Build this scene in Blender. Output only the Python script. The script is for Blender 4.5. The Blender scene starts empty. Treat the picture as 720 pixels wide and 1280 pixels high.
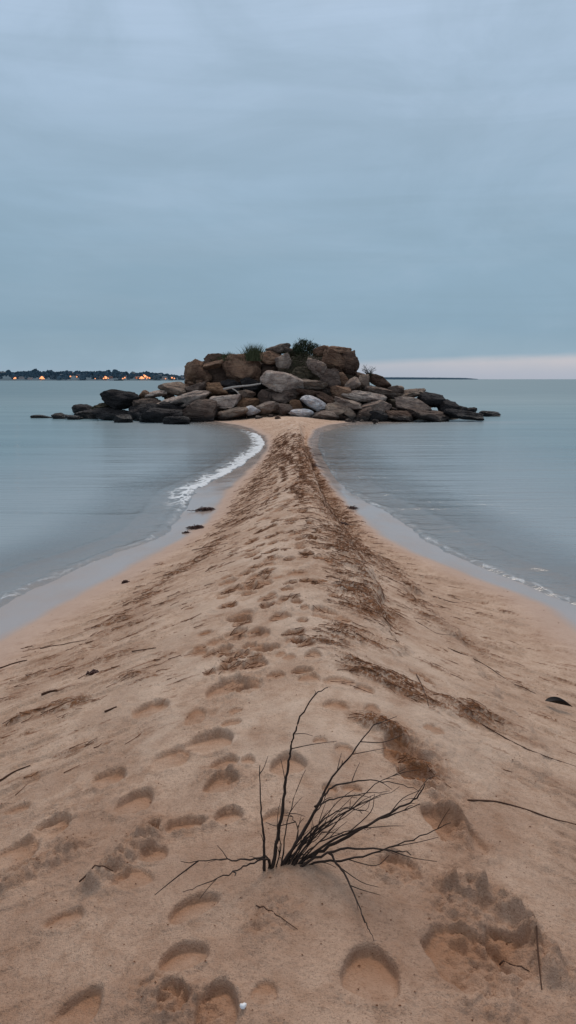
import bpy, math, random
import numpy as np
from mathutils import Vector, Matrix
random.seed(7)
RNG = np.random.default_rng(11)
R = math.radians
scene = bpy.context.scene
COL = scene.collection

# ------------------------------------------------------------------ camera
F = 900.0                       # focal length in photo pixels (720x1280)
PITCH = math.atan((640 - 474) / F)
CZ = 2.1                        # eye height above the still water
cam_d = bpy.data.cameras.new('camera'); cam = bpy.data.objects.new('camera', cam_d); COL.objects.link(cam)
cam_d.sensor_fit = 'VERTICAL'; cam_d.sensor_height = 36.0; cam_d.lens = F / 1280 * 36
cam_d.clip_start = 0.05; cam_d.clip_end = 90000
cam.location = (0, 0, CZ); cam.rotation_euler = (R(90) - PITCH, 0, 0)
scene.camera = cam
scene.view_settings.view_transform = 'Standard'
scene.view_settings.look = 'None'
scene.view_settings.exposure = 0
scene.view_settings.gamma = 1

def ray(px, py):
    u = (px - 360) / F; v = (640 - py) / F
    c, s = math.cos(PITCH), math.sin(PITCH)
    return Vector((u, c + v * s, -s + v * c))
def at_depth(px, py, Y):
    d = ray(px, py); return Vector((d.x / d.y * Y, Y, CZ + d.z / d.y * Y))
def on_plane(px, py, z=0.0):
    d = ray(px, py); t = (z - CZ) / d.z
    return Vector((d.x * t, d.y * t, z))

# ------------------------------------------------------------------ noise
class Noise:
    def __init__(s, seed):
        r = np.random.default_rng(seed)
        s.p = np.concatenate([r.permutation(1024)] * 3)
        a = r.random(1024) * 2 * math.pi
        s.gx = np.cos(a); s.gy = np.sin(a)
        g = r.normal(size=(1024, 3)); s.g3 = g / np.linalg.norm(g, axis=1)[:, None]
    def n2(s, x, y):
        xi = np.floor(x).astype(np.int64); yi = np.floor(y).astype(np.int64)
        fx = x - xi; fy = y - yi; xi &= 1023; yi &= 1023
        u = fx * fx * fx * (fx * (fx * 6 - 15) + 10); v = fy * fy * fy * (fy * (fy * 6 - 15) + 10)
        def g(ix, iy, dx, dy):
            h = s.p[s.p[ix & 1023] + (iy & 1023)]
            return s.gx[h] * dx + s.gy[h] * dy
        a = g(xi, yi, fx, fy); b = g(xi + 1, yi, fx - 1, fy)
        c = g(xi, yi + 1, fx, fy - 1); d = g(xi + 1, yi + 1, fx - 1, fy - 1)
        return ((a + u * (b - a)) * (1 - v) + (c + u * (d - c)) * v) * 1.5
    def fbm(s, x, y, o=4, gain=0.5):
        t = 0; a = 1; n = 0
        for i in range(o):
            t = t + a * s.n2(x * 2 ** i + 17.3 * i, y * 2 ** i - 9.1 * i); n += a; a *= gain
        return t / n
    def n3(s, P):
        I = np.floor(P).astype(np.int64); f = P - I; I &= 1023
        w = f * f * f * (f * (f * 6 - 15) + 10)
        out = 0
        for dx in (0, 1):
            for dy in (0, 1):
                for dz in (0, 1):
                    h = s.p[s.p[s.p[(I[:, 0] + dx) & 1023] + ((I[:, 1] + dy) & 1023)] + ((I[:, 2] + dz) & 1023)]
                    g = s.g3[h]
                    dot = g[:, 0] * (f[:, 0] - dx) + g[:, 1] * (f[:, 1] - dy) + g[:, 2] * (f[:, 2] - dz)
                    k = (w[:, 0] if dx else 1 - w[:, 0]) * (w[:, 1] if dy else 1 - w[:, 1]) * (w[:, 2] if dz else 1 - w[:, 2])
                    out = out + k * dot
        return out * 1.6
NA, NB, NC, ND, NE = [Noise(k) for k in (1, 2, 3, 4, 5)]
def ss(a, b, x):
    t = np.clip((x - a) / (b - a), 0, 1); return t * t * (3 - 2 * t)

# ------------------------------------------------------------------ node helpers
def new_mat(name):
    m = bpy.data.materials.new(name); m.use_nodes = True
    nt = m.node_tree; nt.nodes.clear()
    out = nt.nodes.new('ShaderNodeOutputMaterial')
    return m, nt, out
class G:
    """short hand for wiring nodes"""
    def __init__(s, nt): s.nt = nt
    def n(s, t, **k):
        o = s.nt.nodes.new(t)
        for a, b in k.items(): setattr(o, a, b)
        return o
    def put(s, v, sock):
        if hasattr(v, 'is_linked') or isinstance(v, bpy.types.NodeSocket): s.nt.links.new(v, sock)
        else: sock.default_value = v
    def math(s, op, a, b=0.0, c=None, clamp=False):
        o = s.n('ShaderNodeMath', operation=op); o.use_clamp = clamp
        s.put(a, o.inputs[0]); s.put(b, o.inputs[1])
        if c is not None: s.put(c, o.inputs[2])
        return o.outputs[0]
    def step(s, v, a, b, lo=0.0, hi=1.0):
        o = s.n('ShaderNodeMapRange', interpolation_type='SMOOTHSTEP')
        s.put(v, o.inputs[0]); s.put(a, o.inputs[1]); s.put(b, o.inputs[2]); s.put(lo, o.inputs[3]); s.put(hi, o.inputs[4])
        return o.outputs[0]
    def mix(s, f, a, b, mode='MIX'):
        o = s.n('ShaderNodeMix', data_type='RGBA', blend_type=mode); o.clamp_factor = True
        s.put(f, o.inputs[0])
        for v, i in ((a, 6), (b, 7)):
            if isinstance(v, (tuple, list)): v = (*v[:3], 1)
            s.put(v, o.inputs[i])
        return o.outputs[2]
    def noise(s, vec, scale, detail=4, rough=0.55, dist=0.0):
        o = s.n('ShaderNodeTexNoise'); s.put(vec, o.inputs['Vector'])
        o.inputs['Scale'].default_value = scale; o.inputs['Detail'].default_value = detail
        o.inputs['Roughness'].default_value = rough; o.inputs['Distortion'].default_value = dist
        return o.outputs[0]
    def scale(s, vec, sc, rot=(0, 0, 0)):
        o = s.n('ShaderNodeMapping'); s.put(vec, o.inputs[0]); o.inputs['Scale'].default_value = sc; o.inputs['Rotation'].default_value = rot
        return o.outputs[0]
    def attr(s, name):
        return s.n('ShaderNodeAttribute', attribute_name=name).outputs['Fac']
    def bump(s, h, strength, dist, normal=None):
        o = s.n('ShaderNodeBump'); s.put(h, o.inputs['Height']); s.put(strength, o.inputs['Strength']); s.put(dist, o.inputs['Distance'])
        if normal is not None: s.put(normal, o.inputs['Normal'])
        return o.outputs[0]

def simple_mat(name, col, rough=0.8, var=0.3, nscale=20, emit=None, estr=0):
    m, nt, out = new_mat(name); g = G(nt)
    tc = g.n('ShaderNodeTexCoord').outputs['Object']
    n = g.noise(tc, nscale, 4)
    c = g.mix(n, tuple(x * (1 - var) for x in col), tuple(min(1, x * (1 + var)) for x in col))
    b = g.n('ShaderNodeBsdfPrincipled'); g.put(c, b.inputs['Base Color']); b.inputs['Roughness'].default_value = rough
    b.inputs['Specular IOR Level'].default_value = 0.25
    if emit:
        b.inputs['Emission Color'].default_value = (*emit, 1); b.inputs['Emission Strength'].default_value = estr
    nt.links.new(b.outputs[0], out.inputs[0])
    return m

# ------------------------------------------------------------------ object helpers
def tag(o, label=None, cat=None, group=None, kind=None):
    if label: o['label'] = label
    if cat: o['category'] = cat
    if group: o['group'] = group
    if kind: o['kind'] = kind
    return o
def link_mesh(name, verts, faces, mat, parent=None, loc=(0, 0, 0), smooth=True):
    me = bpy.data.meshes.new(name)
    me.from_pydata([tuple(v) for v in verts], [], faces)
    if smooth: me.polygons.foreach_set('use_smooth', [True] * len(me.polygons))
    me.materials.append(mat); me.update()
    o = bpy.data.objects.new(name, me); COL.objects.link(o)
    o.location = loc
    if parent: o.parent = parent
    return o
def empty(name, loc):
    o = bpy.data.objects.new(name, None); COL.objects.link(o); o.location = loc
    o.empty_display_size = 0.1
    return o
def grid_mesh(name, X, Y, Z, mat, attrs=None):
    nr, nc = X.shape
    me = bpy.data.meshes.new(name)
    nv = nr * nc
    me.vertices.add(nv)
    co = np.stack([X, Y, Z], -1).reshape(-1).astype(np.float32)
    me.vertices.foreach_set('co', co)
    i = np.arange(nr - 1)[:, None] * nc + np.arange(nc - 1)[None, :]
    q = np.stack([i, i + 1, i + nc + 1, i + nc], -1).reshape(-1).astype(np.int32)
    nf = (nr - 1) * (nc - 1)
    me.loops.add(nf * 4); me.loops.foreach_set('vertex_index', q)
    me.polygons.add(nf)
    me.polygons.foreach_set('loop_start', np.arange(nf, dtype=np.int32) * 4)
    me.polygons.foreach_set('use_smooth', np.ones(nf, dtype=bool))
    for k, v in (attrs or {}).items():
        a = me.attributes.new(k, 'FLOAT', 'POINT'); a.data.foreach_set('value', v.reshape(-1).astype(np.float32))
    me.materials.append(mat); me.update(); me.validate()
    o = bpy.data.objects.new(name, me); COL.objects.link(o)
    return o
def smooth_path(pts, n=5):
    P = [Vector(p) for p in pts]
    if len(P) < 3: return P
    Q = [P[0] * 2 - P[1]] + P + [P[-1] * 2 - P[-2]]
    out = []
    for i in range(1, len(Q) - 2):
        for k in range(n):
            t = k / n
            a, b, c, d = Q[i - 1], Q[i], Q[i + 1], Q[i + 2]
            out.append(0.5 * ((2 * b) + (c - a) * t + (2 * a - 5 * b + 4 * c - d) * t * t + (3 * b - a - 3 * c + d) * t ** 3))
    out.append(P[-1]); return out
def tube(pts, r0, r1, sides=6, V=None, Fc=None, wob=0.0):
    V = [] if V is None else V; Fc = [] if Fc is None else Fc
    n = len(pts); base = len(V)
    for i, p in enumerate(pts):
        d = (pts[min(i + 1, n - 1)] - pts[max(i - 1, 0)]).normalized()
        a = d.cross(Vector((0.31, 0.2, 0.93))).normalized(); b = d.cross(a)
        r = r0 + (r1 - r0) * i / max(1, n - 1)
        for k in range(sides):
            an = 2 * math.pi * k / sides
            rr = r * (1 + wob * random.uniform(-1, 1))
            V.append(p + a * math.cos(an) * rr + b * math.sin(an) * rr)
    for i in range(n - 1):
        for k in range(sides):
            k2 = (k + 1) % sides
            Fc.append((base + i * sides + k, base + i * sides + k2, base + (i + 1) * sides + k2, base + (i + 1) * sides + k))
    Fc.append(tuple(base + k for k in range(sides))[::-1]); Fc.append(tuple(base + (n - 1) * sides + k for k in range(sides)))
    return V, Fc

# ------------------------------------------------------------------ shorelines and sand form
def line_from(px_pts, z, ext):
    pts = [on_plane(x, y, z) for x, y in px_pts]
    pts = [(p.y, p.x) for p in pts] + ext
    pts.sort()
    return np.array([p[0] for p in pts]), np.array([p[1] for p in pts])
FILM_Z = 0.035
WL_L = line_from([(0, 757), (40, 735), (90, 710), (150, 690), (205, 668), (228, 640), (243, 612), (268, 600), (300, 583), (326, 562), (331, 553), (322, 543), (300, 536), (282, 532), (240, 527), (180, 525), (100, 522), (60, 520)], 0.0,
                 [(-9, -3.6), (0, -3.4), (4.0, -3.1), (60, -26)])
WL_R = line_from([(720, 758), (690, 745), (640, 724), (600, 707), (560, 690), (530, 672), (500, 648), (470, 632), (440, 617), (420, 597), (405, 575), (398, 555), (402, 541), (425, 535), (440, 531), (500, 528), (560, 525), (612, 521)], 0.0,
                 [(-9, 3.6), (0, 3.4), (4.0, 3.1), (60, 24)])
FL_L = line_from([(0, 795), (60, 764), (120, 731), (180, 698), (232, 669), (262, 646), (276, 620), (300, 596), (322, 576), (334, 560), (331, 545), (312, 535), (296, 531), (250, 524), (180, 522), (100, 519.5)], FILM_Z,
                 [(-9, -2.9), (0, -2.75), (4.0, -2.62), (60, -25)])
FL_R = line_from([(720, 783), (680, 752), (640, 738), (600, 723), (560, 706), (520, 691), (490, 676), (470, 661), (458, 648), (438, 632), (415, 606), (396, 578), (386, 553), (394, 537), (412, 531), (450, 526), (500, 523), (560, 520)], FILM_Z,
                 [(-9, 2.9), (0, 2.75), (4.0, 2.62), (60, 23)])
def soft_interp(y, tab):
    # a little smoothing of the traced line along the spit
    return (np.interp(y - 0.25, *tab) + 2 * np.interp(y, *tab) + np.interp(y + 0.25, *tab)) / 4
def crest_x(y): return np.interp(y, [0, 2, 4, 8, 14, 25, 37, 50], [0.10, 0.12, 0.14, 0.25, 0.34, 0.35, 0.2, 0])
def crest_z(y): return np.interp(y, [-9, 0, 3, 8, 16, 28, 35, 38, 41, 44, 60], [0.5, 0.62, 0.62, 0.58, 0.49, 0.37, 0.27, 0.30, 0.3, 0.1, -1.5])
def sand_base(x, y):
    x = np.asarray(x, float); y = np.asarray(y, float)
    xc = crest_x(y); zc = crest_z(y)
    xl = np.minimum(soft_interp(y, FL_L), xc - .3); xr = np.maximum(soft_interp(y, FL_R), xc + .3)
    wl = np.maximum(xl - soft_interp(y, WL_L), 0.04); wr = np.maximum(soft_interp(y, WL_R) - xr, 0.04)
    right = x > xc
    t = np.where(right, (x - xc) / (xr - xc), (xc - x) / (xc - xl))
    w = np.where(right, wr, wl)
    d = np.where(right, x - xr, xl - x)           # metres beyond the film edge
    tt = np.clip(t, 0, 1)
    gl = 0.5 * (1 + np.cos(math.pi * tt ** 0.92)) * 0.75 + 0.25 * (1 - tt)
    steep = ss(5, 12, y) * ss(36, 28, y)
    gr_ = 0.5 * (1 + np.cos(math.pi * tt ** 0.8)) * 0.8 + 0.2 * (1 - tt)
    gr2 = (1 - ss(0.10, 0.62, tt)) * 0.8 + 0.2 * (1 - tt)
    g = np.where(right, gr_ * (1 - steep) + gr2 * steep, gl)
    z_in = FILM_Z + (zc - FILM_Z) * g
    z_out = np.where(d < w, FILM_Z * (1 - d / w), -0.055 * (d - w) - 0.004 * np.maximum(d - w - 1, 0) ** 2)
    z_out = np.maximum(z_out, -4)
    z = np.where(t < 1, z_in, z_out) - 2.2 * ss(38.6, 42.5, y) - 0.5 * ss(3.5, 6.5, np.abs(x)) * ss(36.2, 37.5, y)
    return z, t, right, d, w
def zs(x, y): return float(sand_base(np.array([x]), np.array([y]))[0][0])
def hit(px, py):
    """where the ray of a photo point meets the sand"""
    d = ray(px, py); lo = 0.3; t = lo; prev = lo
    while t < 80:
        p = Vector((0, 0, CZ)) + d * t
        if p.z < max(zs(p.x, p.y), -0.02):
            a, b = prev, t
            for _ in range(14):
                m = (a + b) / 2; p = Vector((0, 0, CZ)) + d * m
                if p.z < max(zs(p.x, p.y), -0.02): b = m
                else: a = m
            return Vector((0, 0, CZ)) + d * b
        prev = t; t *= 1.015
    return on_plane(px, py, 0)

# ------------------------------------------------------------------ sand spit: sheet that reaches under the water and under the rocks
def axes(ymax, near, rows, cols, conc, tail=None):
    ry = np.concatenate([np.linspace(-8, near, 24)[:-1], near * (ymax / near) ** np.linspace(0, 1, rows)])
    u = np.linspace(-1, 1, cols); s = (1 - conc) * u + conc * u ** 3
    W = 0.9 * np.maximum(ry, 0) + 4.0
    Yg = np.repeat(ry[:, None], cols, 1); Xg = W[:, None] * s[None, :]
    return ry, s, W, Xg, Yg
ry, s_, W_, X, Y = axes(50, 0.7, 1330, 960, 0.74)
Z, T, RIGHT, DOUT, WD = sand_base(X, Y)
land = ss(0.15, -0.15, DOUT - WD * 0.0)                # 1 above the film
dry = ss(1.0, 0.72, T)
# flow coordinates: streaks run down both flanks
def rot(x, y, dx, dy):
    l = math.hypot(dx, dy); dx, dy = dx / l, dy / l
    return x * dx + y * dy, -x * dy + y * dx
uR, vR = rot(X, Y, 0.9, -0.46); uL, vL = rot(X, Y, 0.9, 0.34)
side = ss(-0.25, 0.25, X - crest_x(Y))
U = None
def streak(N, lu, lv, o=4):
    return N.fbm(uR / lu, vR / lv, o) * side + N.fbm(uL / lu + 31, vL / lv + 7, o) * (1 - side)
big = NA.fbm(X / 1.1, Y / 1.5, 3)
mid = NB.fbm(X / 0.32, Y / 0.36, 4)
fine = NC.fbm(X / 0.06, Y / 0.06, 3)
st1 = streak(ND, 0.75, 0.13, 5)
st2 = streak(NE, 0.30, 0.035, 4)
def band(px_pts, width, ylim=None):
    pts = [hit(*p) for p in px_pts]
    best = np.full(X.shape, 9.0)
    for a, b in zip(pts[:-1], pts[1:]):
        ax, ay, bx, by = a.x, a.y, b.x, b.y
        l2 = (bx - ax) ** 2 + (by - ay) ** 2 + 1e-9
        t = np.clip(((X - ax) * (bx - ax) + (Y - ay) * (by - ay)) / l2, 0, 1)
        best = np.minimum(best, np.hypot(X - ax - t * (bx - ax), Y - ay - t * (by - ay)))
    return np.exp(-(best / width) ** 2)
scarp = np.maximum.reduce([
    band([(388, 560), (392, 590), (408, 620), (424, 650), (440, 690)], 0.42),
    band([(425, 660), (438, 700), (446, 735), (455, 760)], 0.24),
    band([(430, 705), (470, 735), (475, 765)], 0.18),
    band([(408, 800), (440, 790), (470, 800)], 0.16),
    band([(450, 835), (500, 858), (560, 885), (620, 905)], 0.13),
    band([(480, 690), (540, 770), (600, 800)], 0.16) * 0.55,
    band([(470, 905), (505, 930), (520, 965)], 0.10)])
wrackL = np.maximum.reduce([
    band([(352, 545), (338, 580), (310, 620), (290, 660)], 0.28) * 0.8,
    band([(275, 675), (240, 705), (200, 730), (160, 765), (130, 785)], 0.17),
    band([(130, 790), (90, 835), (150, 820)], 0.14) * 0.8,
    band([(0, 915), (40, 895), (95, 882)], 0.10),
    band([(150, 850), (190, 842)], 0.09) * 0.9,
    band([(60, 825), (20, 870)], 0.13) * 0.6])
crestband = band([(364, 545), (370, 580), (377, 620), (380, 680), (372, 740), (355, 790)], 0.34)
clump = np.maximum.reduce([
    band([(600, 1115), (640, 1140), (665, 1180), (690, 1210)], 0.075),
    band([(570, 1120), (590, 1160), (600, 1230)], 0.12) * 0.9,
    band([(545, 1000), (570, 1030), (572, 1050)], 0.06),
    band([(500, 1080), (540, 1110), (600, 1120)], 0.10) * 0.55,
    band([(130, 1100), (170, 1060), (190, 1030)], 0.08) * 0.9,
    band([(0, 1110), (45, 1085), (90, 1062)], 0.085),
    band([(230, 1040), (255, 1030)], 0.05) * 0.8,
    band([(215, 1255), (190, 1240), (250, 1260)], 0.06) * 0.9,
    band([(330, 1160), (345, 1140)], 0.07) * 0.8,
    band([(270, 960), (310, 975)], 0.06) * 0.6,
    band([(440, 790), (430, 820)], 0.12) * 0.6,
    band([(470, 900), (520, 930), (545, 990)], 0.12) * 0.8,
    band([(600, 1240), (640, 1280)], 0.12) * 0.6,
    band([(270, 890), (300, 850)], 0.12) * 0.5,
    scarp * 0.22, crestband * 0.2, wrackL * 0.3])
cm = np.clip(clump * 1.15 + 0.25 * mid * (clump > 0.1), 0, 1)
dist = np.hypot(X, Y)
fade = 1 / (1 + (dist / 9) ** 2)
Z += dry * (0.030 * big + 0.014 * mid) + dry * 0.0022 * fine
Z += ss(1.6, 1.1, T) * (1 - dry) * (0.010 * big)
bill = 1 - np.abs(NB.fbm(X / 0.10, Y / 0.09, 4)) * 2.4
chunk = NE.fbm(X / 0.035, Y / 0.035, 3)
Z += dry * cm * (0.020 * bill + 0.030 * streak(NA, 0.16, 0.05, 4) + 0.010 * chunk + 0.006 * ss(0.05, 0.35, NC.n2(X / 0.024, Y / 0.022)) + 0.003 * ss(0.1, 0.4, ND.n2(X / 0.013, Y / 0.012)) * fade)
rough = ss(-0.12, 0.28, NA.fbm(X / 0.55 + 5, Y / 0.55, 3)) * ss(0.9, 0.5, T)
Z += dry * rough * fade * (0.007 * bill + 0.007 * chunk)
step_t = 0.20 + 0.10 * NA.fbm(Y / 0.55, X / 0.9, 4) + 0.03 * fine
Z -= dry * ss(0.02, 0.12, X - crest_x(Y)) * ss(3.2, 5.5, Y) * ss(33, 26, Y) * 0.085 * ss(0.0, 0.045, T - step_t) * ss(0.85, 0.40, T)
step2 = 0.42 + 0.16 * NC.fbm(Y / 0.8, X / 0.7, 4) + 0.02 * fine
Z -= dry * ss(0.02, 0.12, X - crest_x(Y)) * ss(2.0, 4.0, Y) * ss(20, 12, Y) * 0.035 * ss(0.0, 0.03, T - step2) * ss(0.95, 0.6, T)
ridge = np.maximum.reduce([band([(572, 1112), (625, 1128), (655, 1162), (682, 1216)], 0.045), band([(118, 1112), (150, 1080), (190, 1045)], 0.035) * .8, band([(0, 1122), (45, 1092), (95, 1062)], 0.035) * .8, band([(548, 1000), (578, 1030), (578, 1055)], 0.03) * .7])
Z += ridge * (0.030 + 0.022 * bill + 0.012 * chunk)
# broken crust edges down the flanks
edge = np.clip(st1 * 2.2, -1, 1)
crust = ss(0.05, 0.16, edge) * ss(0.9, 0.35, edge)
Z += dry * scarp * (0.06 * st1 + 0.045 * st2) + dry * wrackL * 0.020 * st2
Z += dry * 0.016 * ss(0.15, 0.24, st1) * ss(0.15, 0.5, T)
Z += dry * crestband * 0.012 * NC.fbm(X / 0.16, Y / 0.22, 3)
# footprints -----------------------------------------------------------
PR = []   # x, y, half length, half width, angle, depth, toe weight
def print_px(px, py, w, h, depth=0.03, ang=None, toe=0.6):
    a = hit(px, py + h * 0.1); dd = (a - Vector((0, 0, CZ))).length
    sx = w / F * dd * 0.5
    gz = math.asin((CZ - a.z) / dd)
    sy = h / F * dd * 0.5 / max(0.25, math.sin(gz))
    PR.append((a.x, a.y, sy, sx, ang or 0.0, depth, toe))
for p in [(267, 922, 60, 24, .045, -.5), (215, 943, 46, 20, .028, -.5), (282, 951, 36, 17, .03), (310, 949, 18, 13, .025), (136, 967, 30, 14, .03, -.5),
          (168, 997, 40, 25, .045, -.3), (278, 974, 42, 22, .035), (285, 1012, 30, 15, .033), (64, 1030, 42, 20, .04, -.5), (22, 1062, 44, 26, .028, -.6), (232, 1026, 46, 16, .035),
          (192, 1066, 34, 20, .025), (188, 1036, 22, 26, .04), (360, 950, 44, 27, .04), (24, 1010, 34, 14, .025, -.3), (228, 1196, 58, 30, .034, .3), (240, 1132, 58, 22, .03, .5),
          (82, 1150, 46, 20, .022), (98, 1262, 44, 44, .03, -.5), (272, 1256, 46, 52, .045), (216, 1248, 34, 30, .035), (464, 1210, 64, 54, .04), (497, 1076, 42, 24, .034, .2),
          (565, 1030, 42, 48, .045, .7), (508, 942, 50, 34, .045, .5), (514, 963, 34, 16, .04, .5), (585, 1185, 80, 52, .038, .6), (640, 1190, 56, 44, .035, .5), (430, 935, 26, 12, .02),
          (440, 984, 26, 12, .022), (412, 985, 20, 12, .02), (346, 1015, 26, 12, .02), (165, 1100, 52, 24, .018), (190, 884, 42, 18, .03), (285, 855, 46, 22, .04), (318, 828, 34, 16, .032),
          (262, 840, 18, 9, .026), (280, 832, 15, 8, .026), (262, 816, 18, 9, .026), (312, 806, 16, 9, .03), (296, 795, 20, 10, .03), (300, 770, 26, 11, .03), (332, 756, 18, 10, .028),
          (270, 800, 22, 9, .022), (350, 770, 26, 12, .026), (320, 720, 26, 11, .03), (290, 735, 30, 10, .03), (345, 842, 24, 10, .024), (368, 800, 22, 9, .024), (385, 845, 24, 10, .02),
          (40, 975, 22, 9, .012), (330, 1240, 30, 22, .012), (420, 880, 30, 12, .02), (400, 925, 22, 10, .02), (455, 860, 26, 12, .025)]:
    print_px(p[0], p[1], p[2], p[3], p[4], (p[5] if len(p) > 5 else 0.0))
for trk in range(10):
    off = random.gauss(0, 0.26); y = random.uniform(3.4, 4.2); sgn = 1; drift = random.uniform(-.012, .012); sl0 = random.uniform(.050, .072)
    while y < 33:
        c = np.interp(y, [3, 6, 12, 20, 32], [-0.22, -0.08, 0.12, 0.20, 0.22])
        off = max(-.48, min(.42, off + random.gauss(drift, .03)))
        l = sl0 * random.uniform(.85, 1.15)
        if random.random() < .85:
            PR.append((c + off + sgn * .08 + random.gauss(0, .025), y, l * (1 + y / 30), l * random.uniform(.8, 1.25), random.gauss(.0, .15), random.uniform(.018, .034), random.uniform(.6, 1.0)))
        sgn = -sgn; y += random.uniform(.26, .46) * (1 + y / 60)
for k in range(70):
    y = 3.0 + 18 * random.random() ** 1.3
    x = random.uniform(-0.8, 0.85)
    PR.append((x, y, random.uniform(0.03, 0.08), random.uniform(0.03, 0.06), 0, random.uniform(0.008, 0.02), 0.3))
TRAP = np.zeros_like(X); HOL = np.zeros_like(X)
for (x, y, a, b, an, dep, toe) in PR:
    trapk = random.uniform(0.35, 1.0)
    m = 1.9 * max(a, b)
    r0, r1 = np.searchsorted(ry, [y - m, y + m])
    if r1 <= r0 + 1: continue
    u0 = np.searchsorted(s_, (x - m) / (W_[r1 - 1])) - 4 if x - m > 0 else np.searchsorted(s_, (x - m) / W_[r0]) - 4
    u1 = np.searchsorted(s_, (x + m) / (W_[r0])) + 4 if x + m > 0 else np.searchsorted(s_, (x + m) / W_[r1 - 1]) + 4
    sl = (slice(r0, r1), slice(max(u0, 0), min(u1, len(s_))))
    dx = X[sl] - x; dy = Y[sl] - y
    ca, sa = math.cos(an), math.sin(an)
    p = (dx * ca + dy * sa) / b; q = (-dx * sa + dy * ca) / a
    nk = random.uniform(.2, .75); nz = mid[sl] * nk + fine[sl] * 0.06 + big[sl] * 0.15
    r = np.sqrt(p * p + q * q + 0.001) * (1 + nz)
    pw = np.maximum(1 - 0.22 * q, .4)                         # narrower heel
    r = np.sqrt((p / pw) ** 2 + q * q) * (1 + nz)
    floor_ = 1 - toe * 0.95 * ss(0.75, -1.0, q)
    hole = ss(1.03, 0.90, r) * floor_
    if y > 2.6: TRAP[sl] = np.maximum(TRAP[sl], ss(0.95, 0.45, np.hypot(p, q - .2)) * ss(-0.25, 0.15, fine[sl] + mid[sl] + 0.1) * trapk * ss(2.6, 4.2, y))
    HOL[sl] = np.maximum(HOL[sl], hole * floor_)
    rim = np.exp(-((r - 1.22) / 0.17) ** 2) * (1 + 1.6 * chunk[sl]) * (0.35 + 0.5 * ss(-.2, -1, q))
    Z[sl] = Z[sl] * 1 + (-dep * 0.78 * hole + dep * 0.24 * rim + hole * 0.006 * mid[sl]) * (T[sl] < 0.98)
# small hummock under the twigs
tb = hit(365, 1092)
Z += 0.03 * np.exp(-((X - tb.x) ** 2 + (Y - tb.y) ** 2) / 0.02)
# masks ------------------------------------------------------------------
bl = ss(0.9, 0.5, Y / 99)
deb = np.clip(scarp * 1.35 * ss(-0.10, 0.20, 0.55 * st1 + 1.0 * st2) + wrackL * ss(-0.12, 0.22, st2 + .5 * st1)
              + crestband * 1.0 * ss(6, 12, Y) * ss(0.03, 0.20, NE.fbm(X / 0.17, Y / (0.18 + Y * 0.035), 4)) + 0.9 * dry * ss(0.26, 0.42, st2 + 0.25 * st1) * ss(0.12, 0.35, T) * ss(2.2, 3.6, Y)
              + 0.16 * cm * ss(-0.1, 0.3, fine + st2) + 1.0 * TRAP, 0, 1) * ss(1.0, 0.86, T)
weed = np.maximum.reduce([band([(412, 575), (440, 570)], 0.5), band([(405, 560), (400, 585)], 0.4), band([(430, 540), (410, 548)], 0.5)]) * ss(-0.05, 0.2, NB.fbm(X / 0.8, Y / 0.5, 3))
film = ss(0.03, -0.02, -(DOUT + 0.05 * NA.fbm(X / .5, Y / .5, 3))) * 1.0
film = ss(-0.12, 0.07, DOUT + 0.10 * NA.fbm(X / .8, Y / .8, 4)) * ss(37.5, 36, Y)
damp = ss(0.70, 0.95, T + 0.05 * big)
grid_mats = {}
m, nt, out = new_mat('beach_sand'); g = G(nt); sand_mat = m
pos = g.n('ShaderNodeNewGeometry').outputs['Position']
n1 = g.noise(pos, 3.0, 5, 0.6); n2 = g.noise(pos, 60, 4, 0.7); n3 = g.noise(pos, 190, 3, 0.7); n4 = g.noise(pos, 14, 4, 0.6)
c = g.mix(g.step(n1, 0.3, 0.7), (0.455, 0.302, 0.218), (0.61, 0.435, 0.328))
c = g.mix(g.step(n4, 0.42, 0.7, 0, 0.45), c, (0.36, 0.205, 0.125))
c = g.mix(g.step(n2, 0.48, 0.74, 0, 0.5), c, (0.25, 0.16, 0.11))
vo = g.n('ShaderNodeTexVoronoi'); g.put(pos, vo.inputs['Vector']); vo.inputs['Scale'].default_value = 260
grain = g.step(n3, 0.54, 0.68, 0, 0.75)
c = g.mix(grain, c, (0.24, 0.15, 0.10))
c = g.mix(g.step(n3, 0.40, 0.22, 0, 0.45), c, (0.68, 0.59, 0.52))
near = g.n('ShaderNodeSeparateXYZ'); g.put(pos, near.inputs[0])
c = g.mix(g.math('MULTIPLY', g.step(g.math('ADD', near.outputs[1], g.math('MULTIPLY', n1, 1.2)), 4.6, 1.9), 0.55), c, g.mix(1.0, c, (0.70, 0.60, 0.55), 'MULTIPLY'))  # near sand darkened in its colour, partly standing in for lens vignetting
c = g.mix(g.math('MULTIPLY', g.attr('pale'), 0.38), c, (0.70, 0.555, 0.45))
c = g.mix(g.math('MULTIPLY', g.attr('damp'), 0.8), c, (0.385, 0.272, 0.218))
dn = g.math('MULTIPLY', g.attr('debris'), g.step(g.math('ADD', g.math('MULTIPLY', n2, 0.6), g.math('MULTIPLY', n4, 0.4)), 0.40, 0.52, 0.10, 1.0))
c = g.mix(g.math('MULTIPLY', dn, 0.96), c, g.mix(g.step(n2, 0.35, 0.65), (0.075, 0.024, 0.009), (0.25, 0.105, 0.045)))
c = g.mix(g.math('MULTIPLY', g.attr('hollow'), 0.55), c, (0.36, 0.172, 0.088))  # warm shade of the print hollows painted into the sand colour
c = g.mix(g.attr('film'), c, (0.31, 0.245, 0.215))
c = g.mix(g.attr('weed'), c, (0.06, 0.025, 0.018))
b = g.n('ShaderNodeBsdfPrincipled'); g.put(c, b.inputs['Base Color'])
g.put(g.step(g.attr('damp'), 0.2, 1.0, 0.95, 0.75), b.inputs['Roughness']); b.inputs['Specular IOR Level'].default_value = 0.2
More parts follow.
